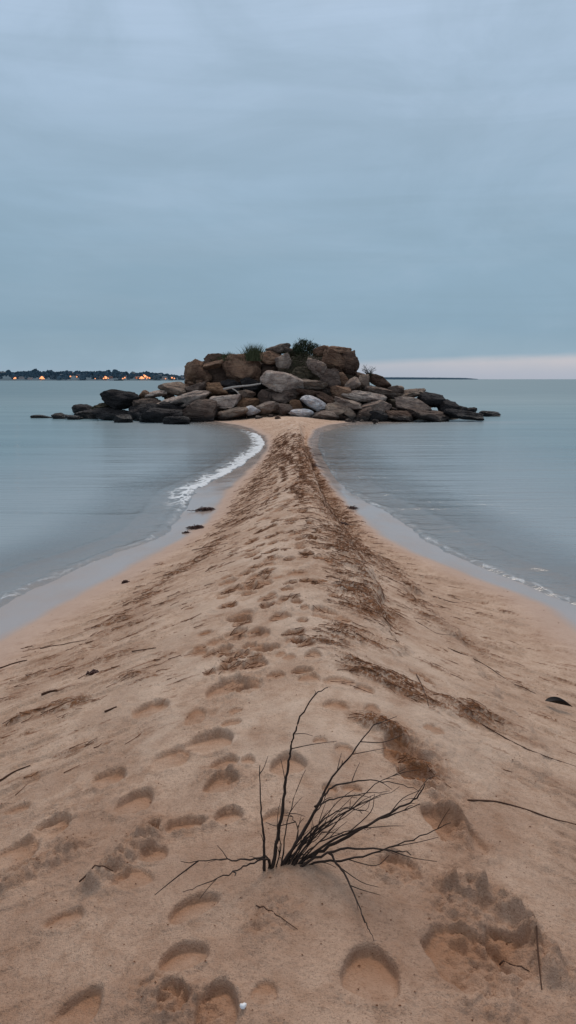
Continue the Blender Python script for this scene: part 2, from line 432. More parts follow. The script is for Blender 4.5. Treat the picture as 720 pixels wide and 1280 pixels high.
h = g.math('ADD', g.math('MULTIPLY', n2, 1.3), g.math('MULTIPLY', n3, 0.5))
bstr = g.math('MULTIPLY', g.math('SUBTRACT', 1.0, g.math('MULTIPLY', g.attr('damp'), 0.8)), 0.75)
g.put(g.bump(h, bstr, 0.018), b.inputs['Normal'])
gl = g.n('ShaderNodeBsdfGlossy'); gl.inputs['Roughness'].default_value = 0.12; gl.inputs['Color'].default_value = (1, 1, 1, 1)
lw = g.n('ShaderNodeFresnel'); lw.inputs['IOR'].default_value = 1.5
ms = g.n('ShaderNodeMixShader'); g.put(g.math('MULTIPLY', g.math('MULTIPLY', g.attr('film'), g.step(g.noise(g.scale(pos, (2.2, 1.1, 1)), 1.0, 5, 0.6), 0.32, 0.62, 0.62, 1.0)), g.math('ADD', g.math('MULTIPLY', lw.outputs[0], 0.80), 0.11), clamp=True), ms.inputs[0])
nt.links.new(b.outputs[0], ms.inputs[1]); nt.links.new(gl.outputs[0], ms.inputs[2]); nt.links.new(ms.outputs[0], out.inputs[0])
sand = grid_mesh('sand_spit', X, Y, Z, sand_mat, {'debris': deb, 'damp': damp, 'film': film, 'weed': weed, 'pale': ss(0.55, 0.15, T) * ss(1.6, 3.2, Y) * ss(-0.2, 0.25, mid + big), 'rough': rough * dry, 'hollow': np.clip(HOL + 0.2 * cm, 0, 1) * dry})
tag(sand, 'long sand spit with footprints running out to the rocky islet', kind='structure')
ZG = Z
def z_real(x, y):
    r = min(max(np.searchsorted(ry, y), 1), len(ry) - 1)
    c = min(max(np.searchsorted(s_, x / W_[r]), 1), len(s_) - 1)
    return float(max(ZG[r, c], ZG[r - 1, c]))
def stand(p): return Vector((p.x, p.y, z_real(p.x, p.y)))

# ------------------------------------------------------------------ sea
wry = np.concatenate([np.linspace(-8, 2.5, 20)[:-1], 2.5 * (60 / 2.5) ** np.linspace(0, 1, 620), 60 * (40000 / 60) ** np.linspace(0.01, 1, 90)])
u = np.linspace(-1, 1, 560); sW = 0.3 * u + 0.7 * u ** 3
WW = 0.9 * np.maximum(wry, 0) + 5.0
WY = np.repeat(wry[:, None], 560, 1); WX = WW[:, None] * sW[None, :]
zb, t_, rt_, dO, wd = sand_base(WX, WY)
inn = np.where(rt_, WX - soft_interp(WY, WL_R), soft_interp(WY, WL_L) - WX)     # metres to seaward of the water line
wob = 0.10 * NA.fbm(WX / 0.7, WY / 0.7, 3) + 0.05 * NB.fbm(WX / 0.2, WY / 0.2, 2)
di = inn + wob
WZ = 0.022 * np.exp(-((di - 0.07) / 0.09) ** 2) + 0.018 * np.exp(-((di - 0.62 - wob) / 0.10) ** 2) - 0.03 * ss(0.0, -0.2, di)
WZ *= ss(45, 30, WY)
WZ = np.where(WY > 45, 0, WZ)
foamL = np.exp(-((WY - np.interp(WX, [-3, -0.5], [17, 24])) / 9) ** 4) * (WX < 0.1) * ss(10.5, 13.5, WY) * ss(37, 33, WY)
fo = foamL * (ss(-0.06, 0.03, di) * ss(0.60, 0.05, di)) * 1.05
nearL = (WX < 0) * ss(7.6, 5.6, WY) * ss(-0.06, 0.02, di) * ss(0.40, 0.04, di) * 0.5
nearR = (WX > 0) * ss(14, 5, WY) * ss(-0.03, 0.01, di) * ss(0.16, 0.02, di) * 0.16
fo = np.clip(fo + nearL + nearR + 0.24 * np.exp(-((di - 0.03) / 0.05) ** 2) * ss(34, 25, WY) * (0.6 + NC.fbm(WX / 0.9, WY / 0.9, 2)), 0, 1)
m, nt, out = new_mat('sea_water'); g = G(nt); sea_mat = m
pos = g.n('ShaderNodeNewGeometry').outputs['Position']
wv1 = g.noise(g.scale(pos, (0.55, 2.6, 1), (0, 0, R(6))), 1.0, 5, 0.6)
wv2 = g.noise(g.scale(pos, (0.06, 0.35, 1), (0, 0, R(-4))), 1.0, 4, 0.55)
wv3 = g.noise(g.scale(pos, (2.5, 9, 1), (0, 0, R(12))), 1.0, 3, 0.6)
calm = g.step(g.noise(g.scale(pos, (0.05, 0.12, 1)), 1.0, 3), 0.35, 0.65, 0.45, 1.1)
depth = g.attr('depth')
hgt = g.math('ADD', g.math('ADD', g.math('MULTIPLY', wv1, 0.6), g.math('MULTIPLY', wv2, 2.6)), g.math('MULTIPLY', wv3, 0.10))
side_n = g.n('ShaderNodeSeparateXYZ'); g.put(pos, side_n.inputs[0])
rough_side = g.math('MULTIPLY', g.step(side_n.outputs[0], -3, 4, 0.5, 1.0), g.step(side_n.outputs[1], 15, 60, 1.0, 0.8))
nrm = g.bump(hgt, g.math('MULTIPLY', g.math('MULTIPLY', calm, rough_side), 0.95), 0.10)
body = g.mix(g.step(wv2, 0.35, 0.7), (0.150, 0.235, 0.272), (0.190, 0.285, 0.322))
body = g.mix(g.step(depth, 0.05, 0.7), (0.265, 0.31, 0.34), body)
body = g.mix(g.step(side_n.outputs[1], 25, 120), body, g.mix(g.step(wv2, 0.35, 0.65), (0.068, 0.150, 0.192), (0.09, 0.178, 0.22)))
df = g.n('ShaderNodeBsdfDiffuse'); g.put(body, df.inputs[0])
tr = g.n('ShaderNodeBsdfTransparent'); tr.inputs[0].default_value = (0.93, 0.95, 0.95, 1)
clear = g.n('ShaderNodeMixShader'); g.put(g.step(depth, 0.0, 0.13, 0.15, 1.0), clear.inputs[0])
nt.links.new(tr.outputs[0], clear.inputs[1]); nt.links.new(df.outputs[0], clear.inputs[2])
gl = g.n('ShaderNodeBsdfGlossy'); g.put(g.step(side_n.outputs[1], 6, 80, 0.12, 0.32), gl.inputs['Roughness']); g.put(nrm, gl.inputs['Normal'])
fr = g.n('ShaderNodeFresnel'); fr.inputs['IOR'].default_value = 1.36; g.put(nrm, fr.inputs['Normal'])
ms = g.n('ShaderNodeMixShader'); g.put(g.math('MINIMUM', g.math('MULTIPLY', fr.outputs[0], 0.92), g.step(side_n.outputs[1], 8, 60, 0.52, 0.25)), ms.inputs[0])
nt.links.new(clear.outputs[0], ms.inputs[1]); nt.links.new(gl.outputs[0], ms.inputs[2])
fo_att = g.attr('foam')
fn = g.noise(g.scale(pos, (2.0, 1.2, 1)), 1.6, 5, 0.62, 0.6)
lace = g.math('ABSOLUTE', g.math('SUBTRACT', fn, 0.5))
lace = g.step(lace, 0.10, 0.0)
fm = g.step(g.math('ADD', fo_att, g.math('MULTIPLY', g.math('SUBTRACT', lace, 0.5), 0.60)), 0.26, 0.85)
wf = g.n('ShaderNodeBsdfDiffuse'); wf.inputs[0].default_value = (0.78, 0.80, 0.83, 1)
m2 = g.n('ShaderNodeMixShader'); g.put(g.math('MULTIPLY', fm, 0.72), m2.inputs[0])
nt.links.new(ms.outputs[0], m2.inputs[1]); nt.links.new(wf.outputs[0], m2.inputs[2]); nt.links.new(m2.outputs[0], out.inputs[0])
sea = grid_mesh('sea', WX, WY, WZ, sea_mat, {'depth': np.maximum(-zb, 0), 'foam': fo})
tag(sea, 'calm grey-blue sea on both sides of the spit', kind='structure')

# ------------------------------------------------------------------ rocks
m, nt, out = new_mat('weathered_rock'); g = G(nt); rock_mat = m
tc = g.n('ShaderNodeTexCoord').outputs['Object']
oi = g.n('ShaderNodeObjectInfo')
off = g.n('ShaderNodeVectorMath', operation='ADD'); g.put(tc, off.inputs[0])
comb = g.n('ShaderNodeCombineXYZ'); g.put(g.math('MULTIPLY', oi.outputs['Random'], 37.0), comb.inputs[0]); g.put(g.math('MULTIPLY', oi.outputs['Random'], 91.0), comb.inputs[2])
nt.links.new(comb.outputs[0], off.inputs[1]); P = off.outputs[0]
a1 = g.noise(P, 1.6, 6, 0.65); a2 = g.noise(P, 9, 5, 0.7); a3 = g.noise(g.scale(P, (1, 1, 4)), 2.2, 4, 0.6, 0.5); a4 = g.noise(P, 45, 3, 0.7)
base = oi.outputs['Color']
c = g.mix(g.step(a1, 0.38, 0.66), g.mix(1.0, base, (0.55, 0.50, 0.50), 'MULTIPLY'), base)
c = g.mix(g.step(a3, 0.55, 0.75, 0, 0.55), c, g.mix(1.0, base, (1.25, 1.0, 0.78), 'MULTIPLY'))
c = g.mix(g.step(a2, 0.52, 0.72, 0, 0.5), c, g.mix(1.0, base, (0.42, 0.40, 0.42), 'MULTIPLY'))
c = g.mix(g.step(a4, 0.58, 0.75, 0, 0.4), c, g.mix(1.0, base, (1.5, 1.45, 1.4), 'MULTIPLY'))
geo = g.n('ShaderNodeNewGeometry'); sp = g.n('ShaderNodeSeparateXYZ'); nt.links.new(geo.outputs['Position'], sp.inputs[0])
tide = g.step(g.math('ADD', sp.outputs[2], g.math('MULTIPLY', a1, -0.5)), 0.22, -0.10)
c = g.mix(g.math('MULTIPLY', tide, 0.85), c, (0.022, 0.021, 0.022))
b = g.n('ShaderNodeBsdfPrincipled'); g.put(c, b.inputs['Base Color']); g.put(g.step(tide, 0, 1, 0.88, 0.45), b.inputs['Roughness']); b.inputs['Specular IOR Level'].default_value = 0.25
crk = g.n('ShaderNodeTexVoronoi', feature='DISTANCE_TO_EDGE'); g.put(g.scale(P, (1, 1, 1.7)), crk.inputs['Vector']); crk.inputs['Scale'].default_value = 1.3
ck = g.step(crk.outputs[0], 0.0, 0.05)
hh = g.math('ADD', g.math('ADD', g.math('MULTIPLY', a2, 0.6), g.math('MULTIPLY', a4, 0.22)), g.math('ADD', g.math('MULTIPLY', a3, 0.8), g.math('MULTIPLY', ck, 0.25)))
g.put(g.bump(hh, 1.0, 0.2), b.inputs['Normal'])
nt.links.new(b.outputs[0], out.inputs[0])

import bmesh
def ico(sub):
    bm = bmesh.new(); bmesh.ops.create_icosphere(bm, subdivisions=sub, radius=1.0)
    V = np.array([v.co[:] for v in bm.verts]); Fc = [tuple(v.index for v in f.verts) for f in bm.faces]; bm.free()
    return V, Fc
ICO = {k: ico(k) for k in (3, 4, 5)}
N3 = Noise(77)
def rock_shape(kind, sub, seed):
    r = np.random.default_rng(seed)
    V, Fc = ICO[sub]; V = V.copy()
    e = {'box': 0.42, 'slab': 0.55, 'oval': 0.72, 'wedge': 0.55}[kind]
    V = np.sign(V) * np.abs(V) ** e
    V /= np.abs(V).max(0)
    npl = {'box': 12, 'slab': 12, 'oval': 13, 'wedge': 16}[kind]
    for k in range(npl):
        n = r.normal(size=3)
        if kind == 'slab': n[2] *= 1.6
        n /= np.linalg.norm(n)
        sup = np.abs(V @ n).max()
        d = sup * r.uniform(0.52, 0.82)
        ex = V @ n - d
        V = V - np.maximum(ex, 0)[:, None] * n * 0.94
    o = r.random(3) * 50
    amp = {'box': 1.0, 'slab': 0.8, 'oval': 0.6, 'wedge': 1.0}[kind]
    nn = V / (np.linalg.norm(V, axis=1)[:, None] + 1e-6)
    V = V + nn * amp * (0.09 * N3.n3(V * 1.3 + o) + 0.10 * N3.n3(V * 2.9 + o) + 0.055 * N3.n3(V * 6.5 + o) - 0.06 * np.exp(-(N3.n3(V * 1.9 + o + 9) / 0.06) ** 2) + 0.022 * N3.n3(V * 14 + o))[:, None]
    if kind in ('slab', 'box'):
        zz = V[:, 2] * (5 if kind == 'slab' else 3.2) + 0.7 * N3.n3(V * 1.1 + o)
        ledge = (zz - np.floor(zz)); V = V * (1 + 0.05 * (ss(0.0, 0.35, ledge) - 0.5)[:, None] * np.array([1, 1, 0.0]))
    lo, hi = V.min(0), V.max(0)
    return (V - (lo + hi) / 2) / ((hi - lo) / 2), Fc
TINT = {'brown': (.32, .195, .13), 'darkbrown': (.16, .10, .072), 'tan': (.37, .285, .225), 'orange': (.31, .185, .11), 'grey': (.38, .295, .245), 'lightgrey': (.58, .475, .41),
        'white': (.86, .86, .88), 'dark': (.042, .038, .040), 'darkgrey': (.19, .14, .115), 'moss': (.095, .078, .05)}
def heap_y(py): return 36.2 + max(0, 528 - py) * 0.075
def rock(x0, y0, x1, y1, kind, tint, label, rotdeg=0, Yd=None, deep=0.9, group=None, grow=1.15, water=False, tone=1.0):
    if water: Yf = on_plane(360, y1, -0.06).y
    else: Yf = Yd if Yd else heap_y(y1)
    w = (x1 - x0) / F * Yf * 1.03 * grow; h = (y1 - y0) / F * Yf * 1.03 * grow * 1.06
    dp = max(min(w, h * 2.2) * deep, h * 0.7)
    c = at_depth((x0 + x1) / 2, (y0 + y1) / 2, Yf + dp * 0.35)
    seed = int(x0 * 31 + y0 * 17 + x1)
    V, Fc = rock_shape(kind, 5 if w > 0.9 else 4 if w > .4 else 3, seed)
    if abs(rotdeg) > 40: rotdeg = math.copysign(20, rotdeg)
    a = R(rotdeg); ca, sa = math.cos(a), math.sin(a)
    V = V * np.array([w / 2, dp / 2, h / 2]) if not rotdeg else V
    if rotdeg:
        # size along its own tilted axes so that the tilted outline still fills the measured box
        ww, hh_ = w, h
        L = ww / max(0.3, abs(ca)) * 0.96; Ht = max(0.62 * hh_, (hh_ - L * abs(sa)) / abs(ca) * 1.0)
        V = V * np.array([L / 2, dp / 2, Ht / 2])
        xx = V[:, 0] * ca - V[:, 2] * sa; zz = V[:, 0] * sa + V[:, 2] * ca
        V = np.stack([xx, V[:, 1], zz], -1)
    o = link_mesh('boulder' if w > 0.9 else 'rock', V, Fc, rock_mat, loc=c)
    t = TINT[tint]; j = tone * random.uniform(0.9, 1.1)
    o.color = (t[0] * j, t[1] * j, t[2] * j, 1)
    tag(o, label, 'boulder' if w > 0.9 else 'rock', group or 'rocks heaped on the islet')
    return o
ROCKS = [
 # summit
 (232, 453, 264, 484, 'box', 'brown', 'big rust-brown block forming the sheer left end of the summit', 0, 40.2),
 (257, 447, 290, 484, 'box', 'darkbrown', 'dark brown split block right of the rust-brown end block', 0, 40.4),
 (254, 450, 284, 462, 'oval', 'brown', 'brown capstone lying over the dark split block on the left of the summit', 12, 39.9),
 (276, 446, 323, 479, 'box', 'brown', 'largest square-faced brown block under the grass tufts', 0, 39.6),
 (318, 456, 348, 477, 'wedge', 'darkbrown', 'shadowed wedge block just right of the largest square-faced block', 0, 40.0),
 (324, 438, 352, 457, 'oval', 'brown', 'brown layered boulder below the top grey rock', 10, 39.7),
 (346, 443, 363, 463, 'oval', 'grey', 'small pale grey upright rock beneath the top grey rock', 70, 39.4),
 (334, 430, 362, 443, 'wedge', 'grey', 'grey rock at the very top, left of the round bush', 8, 40.3),
 (348, 432, 371, 446, 'wedge', 'darkgrey', 'dark grey rock tucked against the left side of the round bush', -15, 40.5),
 (392, 432, 415, 446, 'box', 'brown', 'brown rock on the summit immediately right of the round bush', -5, 40.2),
 (408, 433, 437, 445, 'slab', 'brown', 'flat brown capstone on the right half of the summit', -4, 40.1),
 (403, 437, 433, 467, 'box', 'brown', 'tall lit brown block under the flat right capstone', -25, 39.5),
 (422, 441, 447, 467, 'box', 'darkbrown', 'dark square block making the sheer right end of the summit', 0, 39.9),
 (385, 447, 409, 474, 'wedge', 'grey', 'leaning grey block between the mossy slope and the tall lit brown block', -40, 38.9),
 (366, 460, 391, 479, 'wedge', 'moss', 'dark mossy boulder in the middle of the plant-covered slope', 0, 38.9),
 (400, 464, 424, 490, 'wedge', 'darkgrey', 'dark grey boulder below the leaning grey block', 0, 38.7),
 (421, 466, 436, 484, 'wedge', 'brown', 'small brown block under the tall lit brown block', 10, 39.0),
 (444, 466, 463, 477, 'wedge', 'darkbrown', 'dark rock on the shoulder under the bare twiggy plant', -20, 39.6),
 (460, 468, 489, 486, 'wedge', 'darkbrown', 'sloping dark brown rock right of the bare twiggy plant', -25, 39.0),
 # mid slope
 (329, 466, 376, 490, 'oval', 'lightgrey', 'largest rounded pale boulder in the middle of the slope', 0, 38.1),
 (333, 484, 376, 494, 'slab', 'darkgrey', 'thin dark slab under the largest rounded pale boulder', -6, 38.0),
 (337, 491, 368, 504, 'slab', 'darkgrey', 'dark slab second below the largest rounded pale boulder', 0, 37.6),
 (323, 489, 339, 505, 'wedge', 'darkgrey', 'small dark upright rock left of the stacked dark slabs', 0, 37.7),
 (372, 474, 408, 489, 'oval', 'tan', 'brownish-grey rounded boulder right of the largest pale boulder', -6, 38.1),
 (370, 486, 398, 498, 'slab', 'darkbrown', 'dark brown slab beneath the brownish-grey rounded boulder', -8, 37.8),
 (395, 491, 420, 506, 'wedge', 'darkbrown', 'dark brown rock behind the tall white boulder', -25, 37.7),
 (415, 484, 439, 500, 'oval', 'brown', 'brown rounded rock left of the wide strata slab', 0, 38.0),
 (430, 472, 449, 489, 'oval', 'grey', 'grey rounded rock below the dark square end block', 30, 38.5),
 (446, 470, 461, 485, 'wedge', 'tan', 'small tan block right of the grey rounded rock on the upper slope', 0, 38.8),
 (429, 487, 480, 504, 'slab', 'lightgrey', 'wide pale slab with slanting strata on the right slope', -8, 37.7),
 (455, 482, 497, 499, 'wedge', 'grey', 'grey wedge boulder above the wide strata slab', -10, 38.3),
 (486, 483, 504, 494, 'oval', 'darkgrey', 'small dark stone at the top of the right-hand slope', 0, 38.4),
 (492, 483, 504, 490, 'oval', 'tan', 'little tan stone perched on the right-hand ridge', 0, 38.9),
 (500, 485, 532, 499, 'wedge', 'tan', 'light brown peaked boulder above the big grey boulder on the right', 8, 38.2),
 (494, 496, 535, 517, 'oval', 'grey', 'big smooth grey-topped boulder on the right slope', -8, 37.2),
 (524, 490, 558, 511, 'wedge', 'dark', 'large black boulder right of the big smooth grey-topped boulder', -12, 37.9),
 (298, 487, 319, 500, 'wedge', 'tan', 'tan rock under the pale driftwood plank', -10, 37.9),
 (296, 498, 323, 510, 'oval', 'orange', 'rust-orange flat rock below the driftwood plank', 0, 37.5),
 (256, 480, 284, 496, 'wedge', 'orange', 'orange-brown rock below the dark split block', 0, 38.6),
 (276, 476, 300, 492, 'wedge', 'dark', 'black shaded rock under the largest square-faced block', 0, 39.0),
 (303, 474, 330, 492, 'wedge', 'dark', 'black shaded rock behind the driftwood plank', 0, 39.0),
 (234, 478, 258, 492, 'wedge', 'darkgrey', 'dark grey rock at the foot of the rust-brown end block', 15, 38.7),
 (198, 477, 236, 495, 'oval', 'tan', 'sandy brown boulder standing out left of the summit', -5, 38.6),
 (222, 486, 262, 503, 'slab', 'lightgrey', 'pale slab leaning up behind the long white-topped slab', 10, 37.9),
 (181, 487, 208, 498, 'wedge', 'lightgrey', 'pale grey rock left of the sandy brown boulder', 10, 38.2),
 (174, 489, 190, 500, 'wedge', 'brown', 'small brown rock behind the large black left boulder', 0, 38.4),
 # front row
 (194, 491, 260, 516, 'slab', 'lightgrey', 'long white-topped slab tilted on the left slope', 11, 37.2),
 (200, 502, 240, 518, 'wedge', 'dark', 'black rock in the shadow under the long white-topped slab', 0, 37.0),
 (226, 502, 269, 530, 'wedge', 'darkgrey', 'big dark grey-brown boulder at the left water edge of the sand', 0),
 (260, 494, 300, 514, 'oval', 'lightgrey', 'pale oval boulder above the dark boulder left of the sand', 6, 37.0),
 (274, 507, 309, 527, 'wedge', 'tan', 'tan wedge boulder in the front row, first left of the sand neck', 14),
 (306, 506, 324, 519, 'oval', 'white', 'small white stone in the front row left of centre', 12, 36.6),
 (320, 502, 349, 517, 'oval', 'grey', 'grey oval rock in the front row above the sand neck', 5, 36.8),
 (348, 506, 365, 519, 'oval', 'darkgrey', 'small dark grey rock at the head of the sand neck', 0, 36.6),
 (363, 501, 379, 513, 'wedge', 'orange', 'small orange-tan cube rock left of the tall white boulder', 0, 36.9),
 (377, 494, 408, 515, 'oval', 'white', 'tall white boulder behind the flat white stone', -15, 36.6),
 (362, 510, 391, 525, 'oval', 'white', 'flat white stone lying on the sand in the front row', -8, 36.0),
 (390, 513, 422, 528, 'oval', 'grey', 'grey pale-topped stone right of the flat white stone', -5, 36.0),
 (408, 503, 437, 524, 'oval', 'tan', 'tan rounded boulder right of the tall white boulder', -10, 36.4),
 (428, 508, 445, 525, 'wedge', 'tan', 'narrow tan rock leaning against the tan rounded boulder', -30, 36.3),
 (418, 497, 453, 515, 'slab', 'grey', 'flat grey slab over the tan rounded boulder', -12, 36.8),
 (423, 519, 442, 530, 'wedge', 'darkgrey', 'low dark wedge stone at the right edge of the sand neck', -20),
 (440, 510, 465, 531, 'box', 'darkgrey', 'grey-brown blocky boulder at the right water edge', 20),
 (450, 502, 486, 517, 'oval', 'grey', 'smooth grey boulder beneath the wide strata slab', 0, 36.9),
 (460, 515, 487, 531, 'box', 'dark', 'dark square rock in the water right of the blocky boulder', 0),
 (482, 511, 516, 530, 'wedge', 'darkbrown', 'dark brown low boulder below the big smooth grey-topped boulder', -10),
 (512, 509, 562, 529, 'wedge', 'darkgrey', 'long low dark boulder at the water on the right', -12),
 (548, 501, 572, 516, 'oval', 'dark', 'round black rock behind the long low dark boulder', 0, 37.9),
 (556, 511, 602, 525, 'slab', 'dark', 'last long dark slab of the right-hand tail', -6),
 (569, 508, 583, 517, 'oval', 'dark', 'small black knob on the right-hand tail, nearer the summit', 0, 38.0),
 (581, 510, 595, 519, 'oval', 'dark', 'small black knob on the right-hand tail, nearer its tip', 0, 38.2),
]
for r_ in ROCKS:
    x0, y0, x1, y1, kind, tint, lab = r_[:7]
    rock(x0, y0, x1, y1, kind, tint, lab, r_[7] if len(r_) > 7 else 0, r_[8] if len(r_) > 8 else None)
TAILS = [
 (130, 488, 177, 511, 'oval', 'dark', 'large black boulder high on the left-hand tail', -4, 38.0, False),
 (162, 505, 202, 528, 'wedge', 'dark', 'black boulder below the large black left boulder', 5, 37.0, False),
 (176, 512, 226, 530, 'wedge', 'dark', 'long black boulder at the water left of the big dark boulder', 0, None, True),
 (120, 509, 164, 527, 'wedge', 'dark', 'low black boulder in the water on the left-hand tail', -8, None, True),
 (115, 503, 138, 516, 'wedge', 'moss', 'mossy green-tinged rock on the left-hand tail', -8, 38.5, False),
 (92, 506, 120, 519, 'oval', 'dark', 'smooth black rock out along the left-hand tail', -4, None, True),
 (144, 519, 164, 530, 'oval', 'dark', 'small black rock at the water in front of the low black boulder', 0, None, True),
 (96, 514, 124, 525, 'slab', 'dark', 'flat black rock below the smooth black rock of the left tail', 0, None, True),
 (66, 517, 82, 525, 'slab', 'dark', 'little black rock near the tip of the left-hand tail', 0, None, True),
 (82, 519, 102, 526, 'slab', 'dark', 'thin black rock between the tail tip and the flat black rock', 0, None, True),
 (40, 519, 64, 524, 'slab', 'dark', 'lone flat rock awash beyond the tip of the left-hand tail', 0, None, True),
 (601, 514, 624, 522, 'slab', 'dark', 'lone flat rock awash beyond the tip of the right-hand tail', -3, None, True),
 (206, 521, 236, 532, 'slab', 'dark', 'flat black stone awash in front of the left boulders', 0, None, True),
 (168, 497, 200, 509, 'wedge', 'darkgrey', 'grey flat rock above the black boulders on the left', 6, 37.9, False),
]
for x0, y0, x1, y1, kind, tint, lab, rd, Yd, wat in TAILS:
    rock(x0, y0, x1, y1, kind, tint, lab, rd, Yd, water=wat)
# rubble wedged in the gaps: nothing tells these apart
def rubble(spots, tints, label, group, size=(7, 14), dY=0.45):
    for px, py in spots:
        w = random.uniform(*size); h = w * random.uniform(0.5, 0.8)
        o = rock(px - w / 2, py - h / 2, px + w / 2, py + h / 2, random.choice(['wedge', 'oval', 'slab']), random.choice(tints), label, random.uniform(-20, 20),
                 max(36.3, heap_y(py + h / 2) + dY), group=group)
rs = random.Random(5)
gap = []
for k in range(110):
    px = rs.uniform(180, 540); top = np.interp(px, [180, 235, 262, 330, 440, 500, 540], [496, 478, 474, 480, 480, 490, 500])
    gap.append((px, rs.uniform(top, 522)))
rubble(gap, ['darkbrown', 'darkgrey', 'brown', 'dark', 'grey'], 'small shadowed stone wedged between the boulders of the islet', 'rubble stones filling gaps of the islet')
shore_st = [(rs.uniform(286, 350), rs.uniform(517, 524)) for _ in range(16)] + [(rs.uniform(425, 470), rs.uniform(526, 531)) for _ in range(7)]
for px, py in shore_st:
    w = rs.uniform(3, 8); h = w * 0.55
    p = hit(px, py)
    rock(px - w / 2, py - h, px + w / 2, py + h * 0.3, 'oval', rs.choice(['darkgrey', 'grey', 'brown']), 'pebble-sized stone scattered where the sand meets the boulders', 0, p.y, group='stones scattered at the head of the sand')

# core of the islet: earth bank that the rocks are piled on
mx = np.linspace(-12.5, 11.5, 170); my = np.linspace(36.0, 50.0, 110)
MX, MY = np.meshgrid(mx, my)
pxs = MX / MY * F * 0.985 + 360
crest = np.interp(MX / 39.5 * F + 360, [60, 110, 150, 200, 232, 245, 262, 300, 330, 380, 420, 440, 452, 470, 500, 540, 580, 620], [-.3, -.05, 0.35, .75, 1.0, 2.3, 2.75, 3.1, 3.55, 3.75, 3.6, 3.2, 2.0, 1.6, 1.05, .55, .1, -.3])
front = (MY - 38.1) * 0.95 - 0.30
back = (48.5 - MY) * 0.8 - 0.3
MZ = np.minimum(np.minimum(front, back), crest - 0.25) + 0.35 * NA.fbm(MX / 0.9, MY / 0.9, 5)
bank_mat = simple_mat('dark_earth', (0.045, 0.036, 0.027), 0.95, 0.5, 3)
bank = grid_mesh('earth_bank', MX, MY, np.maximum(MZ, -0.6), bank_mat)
tag(bank, 'dark earth bank inside the rock islet', kind='structure')

# ------------------------------------------------------------------ plants on the islet
leaf_mat = simple_mat('dark_leaves', (0.030, 0.042, 0.022), 0.7, 0.6, 8)
grass_mat = simple_mat('coarse_grass', (0.05, 0.058, 0.026), 0.8, 0.5, 6)
moss_mat = simple_mat('mossy_growth', (0.050, 0.048, 0.024), 0.9, 0.6, 4)
stem_mat = simple_mat('dry_stem', (0.045, 0.030, 0.022), 0.85, 0.4, 30)
def leaves(blobs, n, size, mat, name, loc, parent=None, flat=0.0):
    V = []; Fc = []
    for k in range(n):
        c, rad = random.choices(blobs, [b[1][0] * b[1][2] for b in blobs])[0]
        d = Vector((random.gauss(0, 1), random.gauss(0, 1), random.gauss(0, 1))).normalized()
        p = Vector(c) + Vector((d.x * rad[0], d.y * rad[1], d.z * rad[2])) * random.uniform(0.25, 1.05) ** 0.6
        a = Vector((random.gauss(0, 1), random.gauss(0, 1), random.gauss(0, 1) * .7 + .5)).normalized(); q = a.cross(Vector((random.random() - .5, random.random() - .5, .3))).normalized()
        s = size * random.uniform(0.6, 1.5); i = len(V)
        V += [p - q * s * .35, p + a * s * .5 + q * 0.02 * s, p + a * s, p + a * s * .5 + q * s * .35]
        Fc.append((i, i + 1, i + 2, i + 3))
    return link_mesh(name, V, Fc, mat, parent, loc, smooth=False)
def bush(px0, px1, py0, py1, Y, label, n, size):
    c = at_depth((px0 + px1) / 2, py1, Y); w = (px1 - px0) / F * Y; h = (py1 - py0) / F * Y
    root = empty('bush', c); tag(root, label, 'bush')
    bl = []
    for k in range(9):
        fx = random.uniform(-.34, .34)
        bl.append(((fx * w, random.uniform(-.25, .25) * w, h * random.uniform(0.2, 0.72) * (1 - abs(fx))), (w * random.uniform(.15, .25), w * .2, h * random.uniform(.2, .32))))
    leaves(bl, n, size, leaf_mat, 'foliage', (0, 0, 0), root)
    V = []; Fc = []
    for k in range(12):
        e = Vector((random.uniform(-.45, .45) * w, random.uniform(-.3, .3) * w, h * random.uniform(.6, 1.12)))
        tube(smooth_path([Vector((e.x * .2, e.y * .2, -.1)), e * .5 + Vector((0, 0, .05)), e], 3), 0.018, 0.005, 4, V, Fc)
    link_mesh('branch_cluster', V, Fc, stem_mat, root)
    return root
bush(364, 398, 423, 444, 40.4, 'rounded dark evergreen bush on the highest part of the islet', 3600, 0.10)
def tuft(px0, px1, py0, py1, Y, label, n, spread):
    c = at_depth((px0 + px1) / 2, py1, Y); w = (px1 - px0) / F * Y; h = (py1 - py0) / F * Y
    V = []; Fc = []
    for k in range(n):
        x = random.gauss(0, .22) * w; y = random.gauss(0, .2) * w
        ln = h * random.uniform(.45, 1.05) * (1 - min(.6, abs(x) / w)); lean = x / w * spread + random.gauss(0, .22)
        tip = Vector((x + lean * ln, y + random.gauss(0, .25) * ln, ln)); b = Vector((x, y, -0.1)); wd = random.uniform(.008, .018)
        mid_ = b.lerp(tip, .5) + Vector((-lean * ln * .15, 0, .04)); i = len(V)
        V += [b - Vector((wd, 0, 0)), b + Vector((wd, 0, 0)), mid_ + Vector((wd * .8, 0, 0)), tip, mid_ - Vector((wd * .8, 0, 0))]
        Fc += [(i, i + 1, i + 2, i + 4), (i + 4, i + 2, i + 3)]
    o = link_mesh('grass_tuft', V, Fc, grass_mat, None, c, smooth=False)
    return tag(o, label, 'grass tuft', 'grass tufts on the islet top')
tuft(303, 332, 427, 449, 39.9, 'tall spiky grass tuft on the big square-faced block', 420, 1.2)
tuft(276, 296, 439, 449, 40.1, 'low dark grass tuft above the left summit blocks', 260, 1.6)
tuft(294, 308, 442, 449, 40.0, 'thin short grass tuft between the tall and the low tuft', 120, 1.4)
